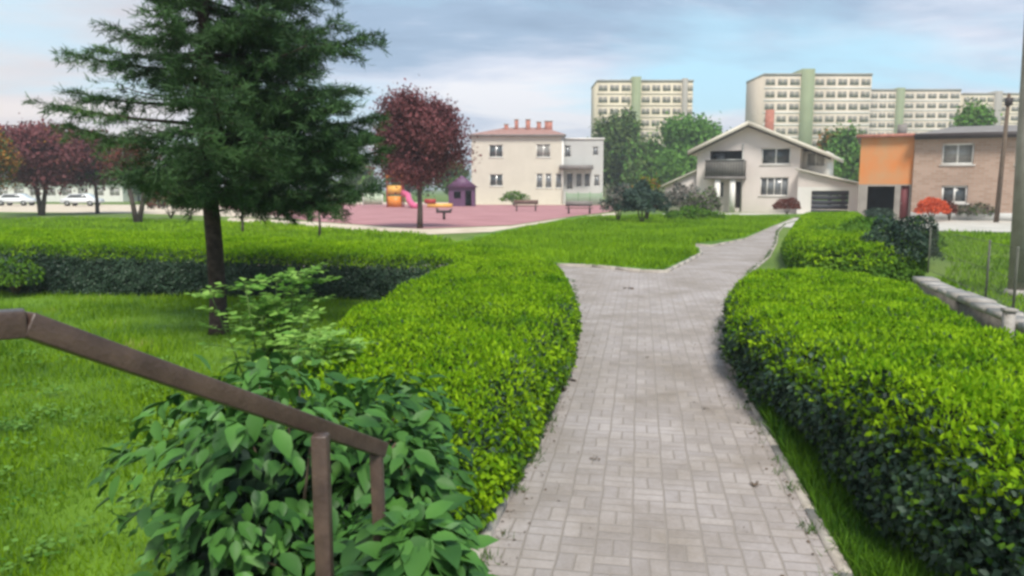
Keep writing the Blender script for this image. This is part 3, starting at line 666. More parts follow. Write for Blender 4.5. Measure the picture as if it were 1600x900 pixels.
# ------------------------------------------------------------------ handrail
def handrail():
    A = (-1.35, 1.02, 1.83); B = (-.875, 1.345, 1.80)
    x1, z1 = D(500, 668, 1.90); x2, z2 = D(596, 702, 2.20)
    B = (D(35, 505, 1.33)[0], 1.33, D(35, 505, 1.33)[1]); P1 = (x1, 1.90, z1); P2 = (x2, 2.20, z2)
    A = (B[0]-.42, 1.02, B[2]+.01)
    t = thing('handrail', (P1[0], P1[1], 0), 'brown square steel handrail sloping down beside the steps', 'railing')
    def bar(p, q, w, name, n=1):
        mb = MB(); mb.tube([p, q], w, 'rail', square=True); o = mb.build(name, t)
        bv = o.modifiers.new('bevel', 'BEVEL'); bv.width = .004; bv.segments = 2; return o
    bar(A, (B[0]+.004, B[1]+.004, B[2]), .024, 'top_rail'); bar(B, P2, .0225, 'rail')
    bar((P1[0], P1[1], P1[2]-.018), (P1[0]+.0, P1[1], 0.0), .0205, 'post')
    bar((P2[0]-.012, P2[1]-.02, P2[2]-.005), (P2[0]+.006, P2[1]+.0, .0), .018, 'post')
    bar((A[0]+.1, 1.1, A[2]-.02), (A[0]+.1, 1.1, .6), .0205, 'post')
handrail()

# ------------------------------------------------------------------ low wall, wire fence, poles
def low_wall():
    pts = [G(1428, 432, .42), G(1500, 463, .42), G(1572, 492, .42), G(1700, 545, .42), G(2000, 700, .42)]
    t = thing('low_wall', (*pts[1], 0), 'low dark concrete wall with a pale uneven coping behind the right hedge', 'wall')
    w = MB(); c = MB(); P = [np.array(p) for p in pts]
    for i, (a, b) in enumerate(zip(P[:-1], P[1:])):
        L = np.linalg.norm(b-a); d = (b-a)/L; n = np.array([-d[1], d[0]])
        if n[0] < 0: n = -n
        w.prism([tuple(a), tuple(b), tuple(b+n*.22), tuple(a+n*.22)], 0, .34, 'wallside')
        k = max(1, round(L/.5))
        for j in range(k):
            s0, s1 = a+d*(L*j/k+.006)-n*.04, a+d*(L*(j+1)/k-.006)-n*.04; o = random.uniform(-.02, .02); s0 = s0+n*o; s1 = s1+n*o
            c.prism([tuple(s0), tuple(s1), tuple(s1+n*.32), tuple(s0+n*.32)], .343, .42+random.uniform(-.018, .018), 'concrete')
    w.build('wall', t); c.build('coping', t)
    f = thing('wire_fence', (*pts[1], 0), 'thin wire fence with slender posts standing along the low wall', 'fence')
    wi = MB(); hF = .85
    Q = [G(1440, 425, .42), G(1527, 466, .42), G(1568, 488, .42), G(1700, 540, .42)]
    for q in Q:
        p = MB(); p.tube([(q[0]+.12, q[1], .40), (q[0]+.12, q[1], .42+hF)], .016, 'wire', 6); p.build('post', f)
    for a, b in zip(Q[:-1], Q[1:]):
        a = np.array([a[0]+.12, a[1]]); b = np.array([b[0]+.12, b[1]]); L = np.linalg.norm(b-a)
        for z in (.47, .42+hF/2, .42+hF-.03): wi.tube([(*a, z), (*b, z)], .004, 'wire', 4)
        k = int(L/.11)
        for j in range(-8, k+8):
            for sg in (1, -1):
                s0, s1 = j*.11, j*.11+sg*hF
                z0, z1 = .44, .42+hF-.03
                def cl(s): return min(max(s, 0), L)
                c0, c1 = cl(s0), cl(s1)
                if c0 == c1: continue
                za = z0+(z1-z0)*abs(c0-s0)/hF; zb = z0+(z1-z0)*abs(c1-s0)/hF
                p0 = a+(b-a)*c0/L; p1 = a+(b-a)*c1/L; wi.tube([(*p0, za), (*p1, zb)], .0016, 'wire', 3, cap=False)
    wi.build('mesh', f)
    x, y = G(1571, 560); g = thing('gate_post', (x, y, 0), 'short pale concrete post in front of the low wall', 'post')
    m = MB(); m.box(x-.05, x+.05, y-.05, y+.05, 0, .56, 'concrete'); m.build('shaft', g); m = MB(); m.box(x-.065, x+.065, y-.065, y+.065, .56, .60, 'concrete'); m.build('cap', g)
low_wall()
def pole():
    x, y = G(1592, 462); xt, zt_ = D(1613, 70, y); t = thing('utility_pole', (x, y, 0), 'thick tapering concrete pole at the right edge beside the low wall', 'pole')
    m = MB(); m.tube([(x, y, 0), (x+(xt-x)*3/zt_, y, 3), (x+(xt-x)*6/zt_, y, 6), (x+(xt-x)*9/zt_, y, 9)], [.19, .165, .135, .10], 'pole', 14); m.build('shaft', t, smooth=True)
    m = MB(); m.tube([(x, y, 0), (x, y, .12)], [.27, .23], 'concrete', 14); m.build('base', t)
    m = MB(); m.tube([(x+(xt-x)*8.7/zt_, y-.6, 8.7), (x+(xt-x)*8.7/zt_, y+.6, 8.7)], .04, 'steel', 6); m.build('cross_arm', t)
    x, z = D(1556, 352, 46); x2, z2 = D(1577, 146, 46); t = thing('wooden_pole', (x, 46, 0), 'slim leaning wooden pole in front of the brick house', 'pole')
    m = MB(); m.tube([(x, 46, 0), (x2, 46, z2)], [.15, .10], 'wood', 8); m.build('shaft', t, smooth=True)
    m = MB(); m.box(x2-.16, x2+.16, 45.85, 46.12, z2-.7, z2-.25, 'fascia'); m.build('junction_box', t)
pole()

# ------------------------------------------------------------------ buildings
FR = None          # (pivot x, pivot Y, angle) of a house that stands turned to the view
def fD(px, py, Yp):
    if FR is None: return D(px, py, Yp)
    a, Y, th = FR; t = (px-800)/F/ (math.cos(PITCH)+(450-py)/F*math.sin(PITCH)); c, s_ = math.cos(th), math.sin(th); dv = Yp-Y
    u = (t*Y+t*dv*c+dv*s_-a)/(c-t*s_); return (a+u, D(px, py, Y+u*s_+dv*c)[1])
def wall_grid(mb, x0, x1, z0, z1, y, ops, m, depth=.18):
    """front wall facing -Y with real openings (x0,x1,z0,z1) and their reveals"""
    xs = sorted({x0, x1, *[o[0] for o in ops], *[o[1] for o in ops]}); zs = sorted({z0, z1, *[o[2] for o in ops], *[o[3] for o in ops]})
    for a, b in zip(xs[:-1], xs[1:]):
        for c, d in zip(zs[:-1], zs[1:]):
            mx, mz = (a+b)/2, (c+d)/2
            if any(o[0] < mx < o[1] and o[2] < mz < o[3] for o in ops): continue
            mb.add([(a, y, c), (b, y, c), (b, y, d), (a, y, d)], [(0, 1, 2, 3)], m)
    for (a, b, c, d) in ops:
        Y = y+depth
        mb.add([(a, y, c), (b, y, c), (b, y, d), (a, y, d), (a, Y, c), (b, Y, c), (b, Y, d), (a, Y, d)], [(0, 4, 5, 1), (1, 5, 6, 2), (2, 6, 7, 3), (3, 7, 4, 0)], m)
def window(root, a, b, c, d, y, glass='glass', frame='white', cols=2, sill=True, fw=.07, rows=1):
    f = MB(); Y = y+.10
    f.box(a, b, Y, Y+.06, c, c+fw, frame); f.box(a, b, Y, Y+.06, d-fw, d, frame)
    f.box(a, a+fw, Y+.002, Y+.058, c+fw, d-fw, frame); f.box(b-fw, b, Y+.002, Y+.058, c+fw, d-fw, frame)
    for i in range(1, cols):
        x = a+(b-a)*i/cols; f.box(x-fw/2, x+fw/2, Y+.002, Y+.058, c+fw, d-fw, frame)
    fo = f.build('window', root)
    p = MB(); p.box(a+.01, b-.01, Y+.065, Y+.075, c+.01, d-.01, glass); sub(p, 'pane', fo, root)
    if sill: s = MB(); s.box(a-.1, b+.1, y-.07, y+.09, c-.07, c-.003, frame); sub(s, 'sill', fo, root)
    return fo
def rect(p0, p1, Y):      # pixel rectangle -> (x0,x1,z0,z1) at distance Y
    a = fD(*p0, Y); b = fD(*p1, Y); return (min(a[0], b[0]), max(a[0], b[0]), min(a[1], b[1]), max(a[1], b[1]))

def cream_house():
    Y = 100.; x0 = D(737, 300, Y)[0]; xm = D(880, 300, Y)[0]; x1 = D(943, 300, Y)[0]; zt = D(800, 213, Y)[1]
    t = thing('cream_house', ((x0+xm)/2, Y, 0), 'two storey cream house with red roof and chimneys beyond the playground', 'house')
    big = [rect((764, 226), (786, 246), Y), rect((838, 225), (860, 246), Y), rect((765, 272), (786, 291), Y)]
    low = [rect((838, 271), (848, 294), Y), rect((852, 271), (862, 294), Y), rect((868, 271), (878, 294), Y)]
    w = MB(); wall_grid(w, x0, xm, 0, zt, Y, big+low, 'cream')
    w.add([(x0, Y, 0), (x0, Y+11, 0), (x0, Y+11, zt), (x0, Y, zt)], [(0, 3, 2, 1)], 'cream'); w.add([(x0, Y+11, 0), (xm+1, Y+11, 0), (xm+1, Y+11, zt), (x0, Y+11, zt)], [(0, 1, 2, 3)], 'cream')
    w.box(xm-.25, xm+.02, Y-.05, Y+.3, 0, zt+.004, 'white')
    w.build('wall', t)
    for i, o in enumerate(big): window(t, *o, Y, 'paleglass' if i == 1 else 'glass', cols=2, fw=.1)
    for o in low: window(t, *o, Y, 'greyglass', cols=1, fw=.09)
    # right wing set back a little
    wg = MB(); Yw = Y+.8; zt2 = zt-.35
    ops = [rect((926, 229), (935, 243), Yw), rect((928, 273), (937, 291), Yw), rect((885, 270), (895, 296), Yw), rect((900, 270), (909, 292), Yw), rect((913, 270), (922, 292), Yw), rect((882, 227), (892, 246), Yw)]
    wall_grid(wg, xm, x1, 0, zt2, Yw, ops, 'greyrender'); wg.add([(x1, Yw, 0), (x1, Yw+9, 0), (x1, Yw+9, zt2), (x1, Yw, zt2)], [(0, 1, 2, 3)], 'greyrender')
    wg.box(xm, x1+.15, Yw-.15, Yw+9, zt2+.004, zt2+.2, 'white'); wg.build('side_wing', t)
    for o in ops: window(t, *o, Yw, 'greyglass', cols=1, fw=.08, sill=False)
    a = rect((874, 258), (926, 265), Y); aw = MB(); aw.box(a[0], a[1], Y-.9, Yw-.003, a[2], a[3], 'roofgrey'); aw.build('awning', t)
    r = MB(); r.box(x0-.4, xm+.3, Y-.5, Y+11.5, zt+.005, zt+.22, 'roofgrey')
    za = zt+1.5; r.add([(x0-.3, Y-.4, zt+.23), (xm+.2, Y-.4, zt+.23), (xm+.2, Y+11.4, zt+.23), (x0-.3, Y+11.4, zt+.23), (x0+4.4, Y+5.2, za), (xm-2.2, Y+5.2, za)], [(0, 1, 5, 4), (1, 2, 5), (2, 3, 4, 5), (3, 0, 4)], 'redroof')
    ro = r.build('roof', t)
    for px, hh, ww in ((791, .9, .55), (807, 1.5, .5), (825, 1.5, .6), (842, 1.2, .55), (857, 1.3, 1.0)):
        x = D(px, 200, Y+4)[0]; c = MB(); c.box(x-ww/2, x+ww/2, Y+3.6, Y+4.3, zt+.6, zt+.9+hh, 'chim'); c.box(x-ww/2-.07, x+ww/2+.07, Y+3.53, Y+4.37, zt+.9+hh+.003, zt+1.0+hh, 'greyrender'); sub(c, 'chimney', ro, t)
cream_house()

def gable_house():
    global FR; Y = 66.; FR = (D(1172, 190, Y)[0], Y, R(-27)); g = lambda px, py: fD(px, py, Y)
    xl = g(1097, 0)[0]; xr = g(1262, 0)[0]; ax, az = g(1172, 190); elx, elz = g(1084, 234); erx, erz = g(1290, 236)
    t = root = thing('gable_house', (ax, Y, 0), 'pale two storey house with wide gable, dark balcony and slate garage door', 'house')
    w = MB(); ops = [rect((1190, 231), (1235, 257), Y), rect((1188, 277), (1231, 306), Y), rect((1110, 236), (1160, 252), Y), rect((1142, 284), (1156, 325), Y), rect((1120, 284), (1130, 308), Y)]
    zw = g(1172, 232)[1]; wall_grid(w, xl, xr, 0, zw, Y, ops, 'rose')
    # gable triangle
    def zr(x): return az-.18-(ax-x)*(az-elz)/(ax-elx) if x < ax else az-.18-(x-ax)*(az-erz)/(erx-ax)
    w.add([(xl, Y, zw), (xr, Y, zw), (xr, Y, max(zr(xr), zw+.01)), (ax, Y, az-.18), (xl, Y, max(zr(xl), zw+.01))], [(0, 1, 2, 3, 4)], 'rose')
    w.add([(xr, Y, 0), (xr, Y+12, 0), (xr, Y+12, zw), (xr, Y, zw)], [(0, 1, 2, 3)], 'rose'); w.add([(xl, Y, 0), (xl, Y+12, 0), (xl, Y+12, zw), (xl, Y, zw)], [(0, 3, 2, 1)], 'rose')
    w.add([(xl, Y+12, 0), (xr, Y+12, 0), (xr, Y+12, zw), (ax, Y+12, az-.18), (xl, Y+12, zw)], [(0, 1, 2, 3, 4)], 'rose')
    w.build('wall', t)
    # set-in strip between house front halves, drain pipe
    dp = MB(); x = g(1170, 0)[0]; dp.tube([(x, Y-.08, .1), (x, Y-.08, zw+.4)], .06, 'steel', 6); dp.build('drain_pipe', t)
    window(t, *ops[0], Y, 'glass', cols=2, fw=.12); window(t, *ops[1], Y, 'greyglass', cols=4, fw=.08)
    b = MB(); o = ops[2]; b.box(o[0]+.003, o[1]-.003, Y+.9, Y+.95, o[2]+.01, o[3]-.01, 'dark'); b.box(o[0]+.3, o[0]+1.1, Y+.84, Y+.88, o[2]+.01, o[3]-.2, 'greyglass')
    b.build('balcony_recess', t)
    d = MB(); o = ops[3]; d.box(o[0]+.01, o[1]-.01, Y+.12, Y+.16, .02, o[3]-.01, 'fascia'); dd = d.build('door', t)
    hd = MB(); hd.box(o[0]+.1, o[0]+.16, Y+.07, Y+.115, 1.0, 1.12, 'steel'); sub(hd, 'handle', dd, t)
    o = ops[4]; window(t, *o, Y, 'glass', cols=1, fw=.05, sill=False)
    bl = rect((1102, 251), (1161, 278), Y-1.2); c = MB(); c.box(bl[0], bl[1], Y-1.2, Y-1.1, bl[2]+.12, bl[3], 'balcony'); c.box(bl[0], bl[0]+.1, Y-1.1, Y-.003, bl[2]+.12, bl[3], 'balcony'); c.box(bl[1]-.1, bl[1], Y-1.1, Y-.003, bl[2]+.12, bl[3], 'balcony'); c.box(bl[0]-.05, bl[1]+.05, Y-1.25, Y-.003, bl[2]-.1, bl[2]+.117, 'roofgrey')
    for i in range(14): xx = bl[0]+(bl[1]-bl[0])*(i+.5)/14; c.box(xx-.02, xx+.02, Y-1.225, Y-1.203, bl[2]+.2, bl[3]-.05, 'fascia')
    c.box(bl[0]-.04, bl[1]+.04, Y-1.26, Y-1.06, bl[3]+.003, bl[3]+.07, 'steel'); c.build('balcony', t)
    for px in (1135, 1159):
        x = g(px, 0)[0]; c = MB(); c.box(x-.22, x+.22, Y-1.1, Y-.75, 0, bl[2]-.103, 'white'); c.build('column', t)
    # main roof: pale slopes with dark verge boards
    r = MB(); T = .34
    for (ex, ez) in ((elx-.3, elz-.12), (erx+.5, erz-.25)):
        p = [(ax, az), (ex, ez), (ex, ez-T), (ax, az-T)]
        if ex > ax: p = p[::-1]
        r.prismy(p[::-1], Y-.9, Y+13, 'palemetal')
    ro = r.build('roof', t)
    v = MB()
    for (ex, ez) in ((elx-.3, elz-.12), (erx+.5, erz-.25)):
        p = [(ax, az-.33), (ex, ez-.33), (ex, ez-.5), (ax, az-.5)]
        v.prismy(p if ex < ax else p[::-1], Y-.84, Y-.78, 'fascia')
    sub(v, 'verge_board', ro, t)
    c = MB(); x, z = fD(1203, 178, Y+5); c.box(x-.35, x+.35, Y+4.7, Y+5.3, az-1.6, z+.35, 'chim'); sub(c, 'chimney', ro, t)
    # glazed bay at right of the upper floor
    b = MB(); o = rect((1266, 238), (1292, 262), Y+1.5); b.box(xr+.003, o[1], Y+1.5, Y+8, 2.4, o[3]+.05, 'white'); b.build('side_bay', t)
    window(t, xr+.35, o[1]-.15, o[2]+.1, o[3], Y+1.33, 'paleglass', cols=2, sill=False)
    # right lean-to with the garage
    gx1, gz1 = g(1350, 289); gx0, gz0 = g(1248, 262); gr = rect((1268, 298), (1325, 329), Y-2.5)
    w = MB(); Yg = Y-2.5; gx0k = fD(1248, 262, Yg)[0]; gx1k, zlow = fD(1350, 291, Yg); zhi = fD(1248, 266, Yg)[1]
    wall_grid(w, gx0k, gx1k, 0, zlow-.05, Yg, [(gr[0], gr[1], 0, min(gr[3], zlow-.3))], 'white')
    w.add([(gx0k, Yg, zlow-.05), (gx1k, Yg, zlow-.05), (gx0k, Yg, zhi-.05)], [(0, 1, 2)], 'rose')
    w.add([(gx1k, Yg, 0), (gx1k, Yg+9, 0), (gx1k, Yg+9, zlow-.05), (gx1k, Yg, zlow-.05)], [(0, 1, 2, 3)], 'white'); w.add([(gx0k, Yg, 0), (gx0k, Y-.003, 0), (gx0k, Y-.003, zhi-.05), (gx0k, Yg, zhi-.05)], [(0, 3, 2, 1)], 'rose')
    w.build('garage_wing', t)
    d = MB(); top = min(gr[3], zlow-.3)
    for i in range(5): d.box(gr[0]+.02, gr[1]-.02, Yg+.12, Yg+.16, .02+top*i/5, top*(i+1)/5-.02, 'garage')
    d.build('garage_door', t)
    r = MB(); r.prismy([(gx0k-.2, zhi+.02), (gx1k+.3, zlow-.06), (gx1k+.3, zlow+.08), (gx0k-.2, zhi+.18)], Yg-.3, Yg+9, 'palemetal'); r.build('garage_roof', t)
    # left lean-to
    lx, lz = g(1037, 290); hx, hz = g(1097, 262); w = MB()
    w.prismy([(lx, 0), (hx-.003, 0), (hx-.003, hz-.1), (lx, lz-.1)], Y+.6, Y+8, 'rose'); w.build('left_wing', t)
    r = MB(); r.prismy([(lx-.3, lz-.15), (hx-.004, hz-.05), (hx-.004, hz+.1), (lx-.3, lz+.0)], Y+.2, Y+8.3, 'palemetal'); r.build('left_roof', t)
    root.rotation_euler.z = FR[2]; FR = None
gable_house()

def orange_house():
    global FR; Y = 52.; FR = (D(1341, 300, Y)[0], Y, R(-25)); a = fD(1341, 300, Y)[0]; b = fD(1424, 300, Y)[0]; zt = fD(1380, 214, Y)[1]; pas = rect((1356, 291), (1396, 332), Y); pas = (pas[0], pas[1], 0, pas[3]); dr = rect((1408, 290), (1419, 332), Y); dr = (dr[0], dr[1], 0, dr[3])
    t = thing('orange_house', (a, Y, 0), 'bright orange rendered house with dark open carport, joined to the brick house', 'house')
    zs = pas[3]+.12
    w = MB(); wall_grid(w, a, b, zs, zt, Y, [], 'orangewall'); w.add([(a, Y, 0), (a, Y+9, 0), (a, Y+9, zt), (a, Y, zt)], [(0, 3, 2, 1)], 'orangewall'); w.build('wall', t)
    w = MB(); wall_grid(w, a, b, 0, zs, Y+.004, [pas, dr], 'dullrender', depth=.3); w.build('ground_floor_wall', t)
    c = MB(); c.box(pas[0]-.2, pas[1]+.2, Y+3, Y+3.05, 0, pas[3]+.1, 'dark'); c.build('carport_back', t)
    d = MB(); d.box(dr[0], dr[1], Y+.15, Y+.2, .02, dr[3], 'red'); dd = d.build('door', t); h = MB(); h.box(dr[0]+.06, dr[0]+.1, Y+.1, Y+.147, 1, 1.1, 'steel'); sub(h, 'handle', dd, t)
    r = MB(); r.box(a-.3, b, Y-.3, Y+9.3, zt+.004, zt+.16, 'roofgrey'); r.box(a-.3, b, Y-.33, Y-.303, zt-.04, zt+.17, 'chim'); ro = r.build('roof', t)
    c = MB(); x = fD(1410, 200, Y+3)[0]; c.box(x-.3, x+.3, Y+3, Y+3.6, zt+.165, zt+1.0, 'roofgrey'); sub(c, 'chimney', ro, t)
    t.rotation_euler.z = FR[2]
    # brick house
    a = b+.02; Y2 = Y-.25; b = fD(1700, 300, Y2)[0]; zt = fD(1480, 217, Y2)[1]
    t = thing('brick_house', (a, Y, 0), 'two storey brown brick house with dark eaves at the right edge', 'house')
    ops = [rect((1473, 224), (1521, 257), Y2), rect((1472, 290), (1511, 318), Y2), rect((1590, 226), (1625, 257), Y2), rect((1590, 290), (1625, 318), Y2)]
    w = MB(); wall_grid(w, a, b, 0, zt, Y2, ops, 'brick'); w.add([(a, Y2, 0), (a, Y2+10, 0), (a, Y2+10, zt), (a, Y2, zt)], [(0, 3, 2, 1)], 'brick'); w.build('wall', t)
    for i, o in enumerate(ops): window(t, *o, Y2, 'paleglass' if i % 2 == 0 else 'glass', cols=2 if i != 1 else 2, fw=.12)
    pl = MB(); pl.box(a, b, Y2-.06, Y2-.003, 0, .5, 'greyrender'); pl.build('plinth', t)
    r = MB(); r.box(a-.05, b+.4, Y2-.55, Y2+10.4, zt+.002, zt+.1, 'roofgrey'); r.add([(a-.05, Y2-.5, zt+.33), (b+.4, Y2-.5, zt+.33), (b+.4, Y2+10.4, zt+.33), (a-.05, Y2+10.4, zt+.33), (a+2.5, Y2+5, zt+1.1), (b-2, Y2+5, zt+1.1)], [(0, 1, 5, 4), (1, 2, 5), (2, 3, 4, 5), (3, 0, 4)], 'roofgrey'); ro = r.build('roof', t)
    e = MB(); e.box(a-.06, b+.41, Y2-.60, Y2-.553, zt-.02, zt+.33, 'fascia'); e.box(a-.06, a-.01, Y2-.552, Y2+10, zt+.1, zt+.33, 'fascia'); sub(e, 'eaves_board', ro, t)
    c_, s_ = math.cos(FR[2]), math.sin(FR[2]); u = a-FR[0]; t.location = (FR[0]+u*c_, FR[1]+u*s_, 0); t.rotation_euler.z = FR[2]; FR = None
orange_house()

def tower(px0, px1, py, Y, strips, body, label, floors=10, depth=14, nwin=8):
    x0 = D(px0, 300, Y)[0]; x1 = D(px1, 300, Y)[0]; zt = D((px0+px1)/2, py, Y)[1]
    t = thing('apartment_tower', ((x0+x1)/2, Y, 0), label, 'apartment block', 'apartment blocks behind the houses')
    st = [(D(a, 0, Y)[0], D(b, 0, Y)[0], m, up) for a, b, m, up in strips]
    segs = []; cur = x0
    for a, b, m, up in st:
        if a-cur > 1: segs.append((cur, a))
        cur = b
    if x1-cur > 1: segs.append((cur, x1))
    w = MB(); fh = zt/floors*1.0
    for k, (a, b) in enumerate(segs): w.box(a, b, Y+.0, Y+depth, 0, zt-(.0 if k == 0 else .0), body)
    w.build('wall', t)
    s = MB()
    for (a, b) in segs:
        s.box(a-.1, b+.1 if b == x1 else b, Y-.15, Y+depth, zt+.003, zt+.5, 'towergrey')
    s.build('roof', t)
    bnd = MB()
    for (a, b) in segs:
        for f in range(1, floors): bnd.box(a, b, Y-.10, Y-.003, fh*f-.16, fh*f+.12, 'white' if body == 'towerbeige' else 'towerbeige')
    bnd.build('floor_band', t)
    for a, b, m, up in st:
        q = MB(); q.box(a, b, Y-.5, Y+depth*.6, 0, zt+up, m); q.build('stair_shaft', t)
    tot = sum(b-a for a, b in segs); proto = None
    for (a, b) in segs:
        n = max(2, round(nwin*(b-a)/tot))
        for f in range(2, floors):
            for i in range(n):
                cx = a+(b-a)*(i+.5)/n; ww = (b-a)/n*.36; cz = fh*f+fh*.5
                if proto is None or proto[1] != (a, b):
                    m = MB(); m.box(-ww-.1, ww+.1, -.05, -.003, -fh*.27, fh*.27, 'towerbeige'); m.box(-ww, ww, -.07, -.052, -fh*.22, fh*.22, 'towerglass'); m.box(-.06, .06, -.085, -.072, -fh*.22, fh*.22, 'towercream')
                    o = m.build('window'); o.parent = t; o.location = (cx-t.location.x, 0, cz); proto = (o, (a, b))
                else:
                    o = proto[0].copy(); C.objects.link(o); o.parent = t; o.location = (cx-t.location.x, 0, cz)
tower(931, 1078, 128, 190, [(990, 1004, 'towergreen', 1.2), (1070, 1078, 'towergrey', .8)], 'towercream', 'cream apartment block with green stair shaft above the leafy trees, leftmost of the row')
tower(1187, 1352, 118, 185, [(1258, 1278, 'towergreen', 1.5)], 'towerbeige', 'tallest beige apartment block with wide green shaft right behind the gable house', floors=10)
tower(1351, 1490, 142, 215, [(1410, 1422, 'towergreen', .8)], 'towerbeige', 'cream apartment block with narrow green shaft above the orange house', floors=11)
tower(1494, 1583, 148, 225, [(1566, 1577, 'towergrey', 1.)], 'towercream', 'pale apartment block behind the brick house, rightmost of the row', floors=11, nwin=6)

def far_left():
    Y = 120.; a = D(-60, 0, Y)[0]; b = D(172, 0, Y)[0]; zt = D(0, 277, Y)[1]
    t = thing('low_pavilion', ((a+b)/2, Y, 0), 'long low white pavilion with pale roof beyond the purple plum trees', 'building')
    ops = []; n = 9
    for i in range(n): c = a+(b-a)*(i+.5)/n; ops.append((c-.8, c+.8, .9, 2.2))
    w = MB(); wall_grid(w, a, b, 0, zt-.5, Y, ops, 'white'); w.add([(b, Y, 0), (b, Y+8, 0), (b, Y+8, zt-.5), (b, Y, zt-.5)], [(0, 1, 2, 3)], 'white'); w.build('wall', t)
    for o in ops: window(t, *o, Y, 'paleglass', cols=2, sill=False)
    r = MB(); r.box(a-.5, b+.5, Y-.8, Y+8.5, zt-.497, zt, 'white'); r.build('roof', t)
far_left()

# ------------------------------------------------------------------ cars by the pavilion
def car(x, y, label, rz=0):
    t = thing('parked_car', (x, y, 0), label, 'car', 'cars parked beyond the plum trees', 0)
    L, W = 4.3, 1.75; b = MB()
    prof = [(-2.15, .35), (-2.1, .85), (-1.5, .95), (-.95, 1.42), (.65, 1.45), (1.3, .95), (2.05, .8), (2.15, .4)]
    b.prismy([(x+p, z) for p, z in prof], y-W/2, y+W/2, 'carwhite'); b.build('body', t)
    g = MB(); g.prismy([(x-1.3, .98), (x-.88, 1.34), (x+.58, 1.36), (x+1.08, .98)], y-W/2-.008, y-W/2-.003, 'glass'); g.build('side_window', t)
    for wx in (-1.35, 1.3):
        for wy in (-W/2, W/2-.2):
            w = MB(); w.tube([(x+wx, y+wy-.03, .32), (x+wx, y+wy+.2, .32)], .32, 'tyre', 14); wo = w.build('wheel', t)
            r = MB(); r.tube([(x+wx, y+wy-.05, .32), (x+wx, y+wy-.032, .32)], .19, 'steel', 10); sub(r, 'rim', wo, t)
    return t
car(*((D(25, 300, 92)[0]), 92), 'white car parked left of the plum trunks in front of the pavilion'); car(D(128, 300, 90)[0], 90, 'white car parked right of the plum trunks in front of the pavilion')

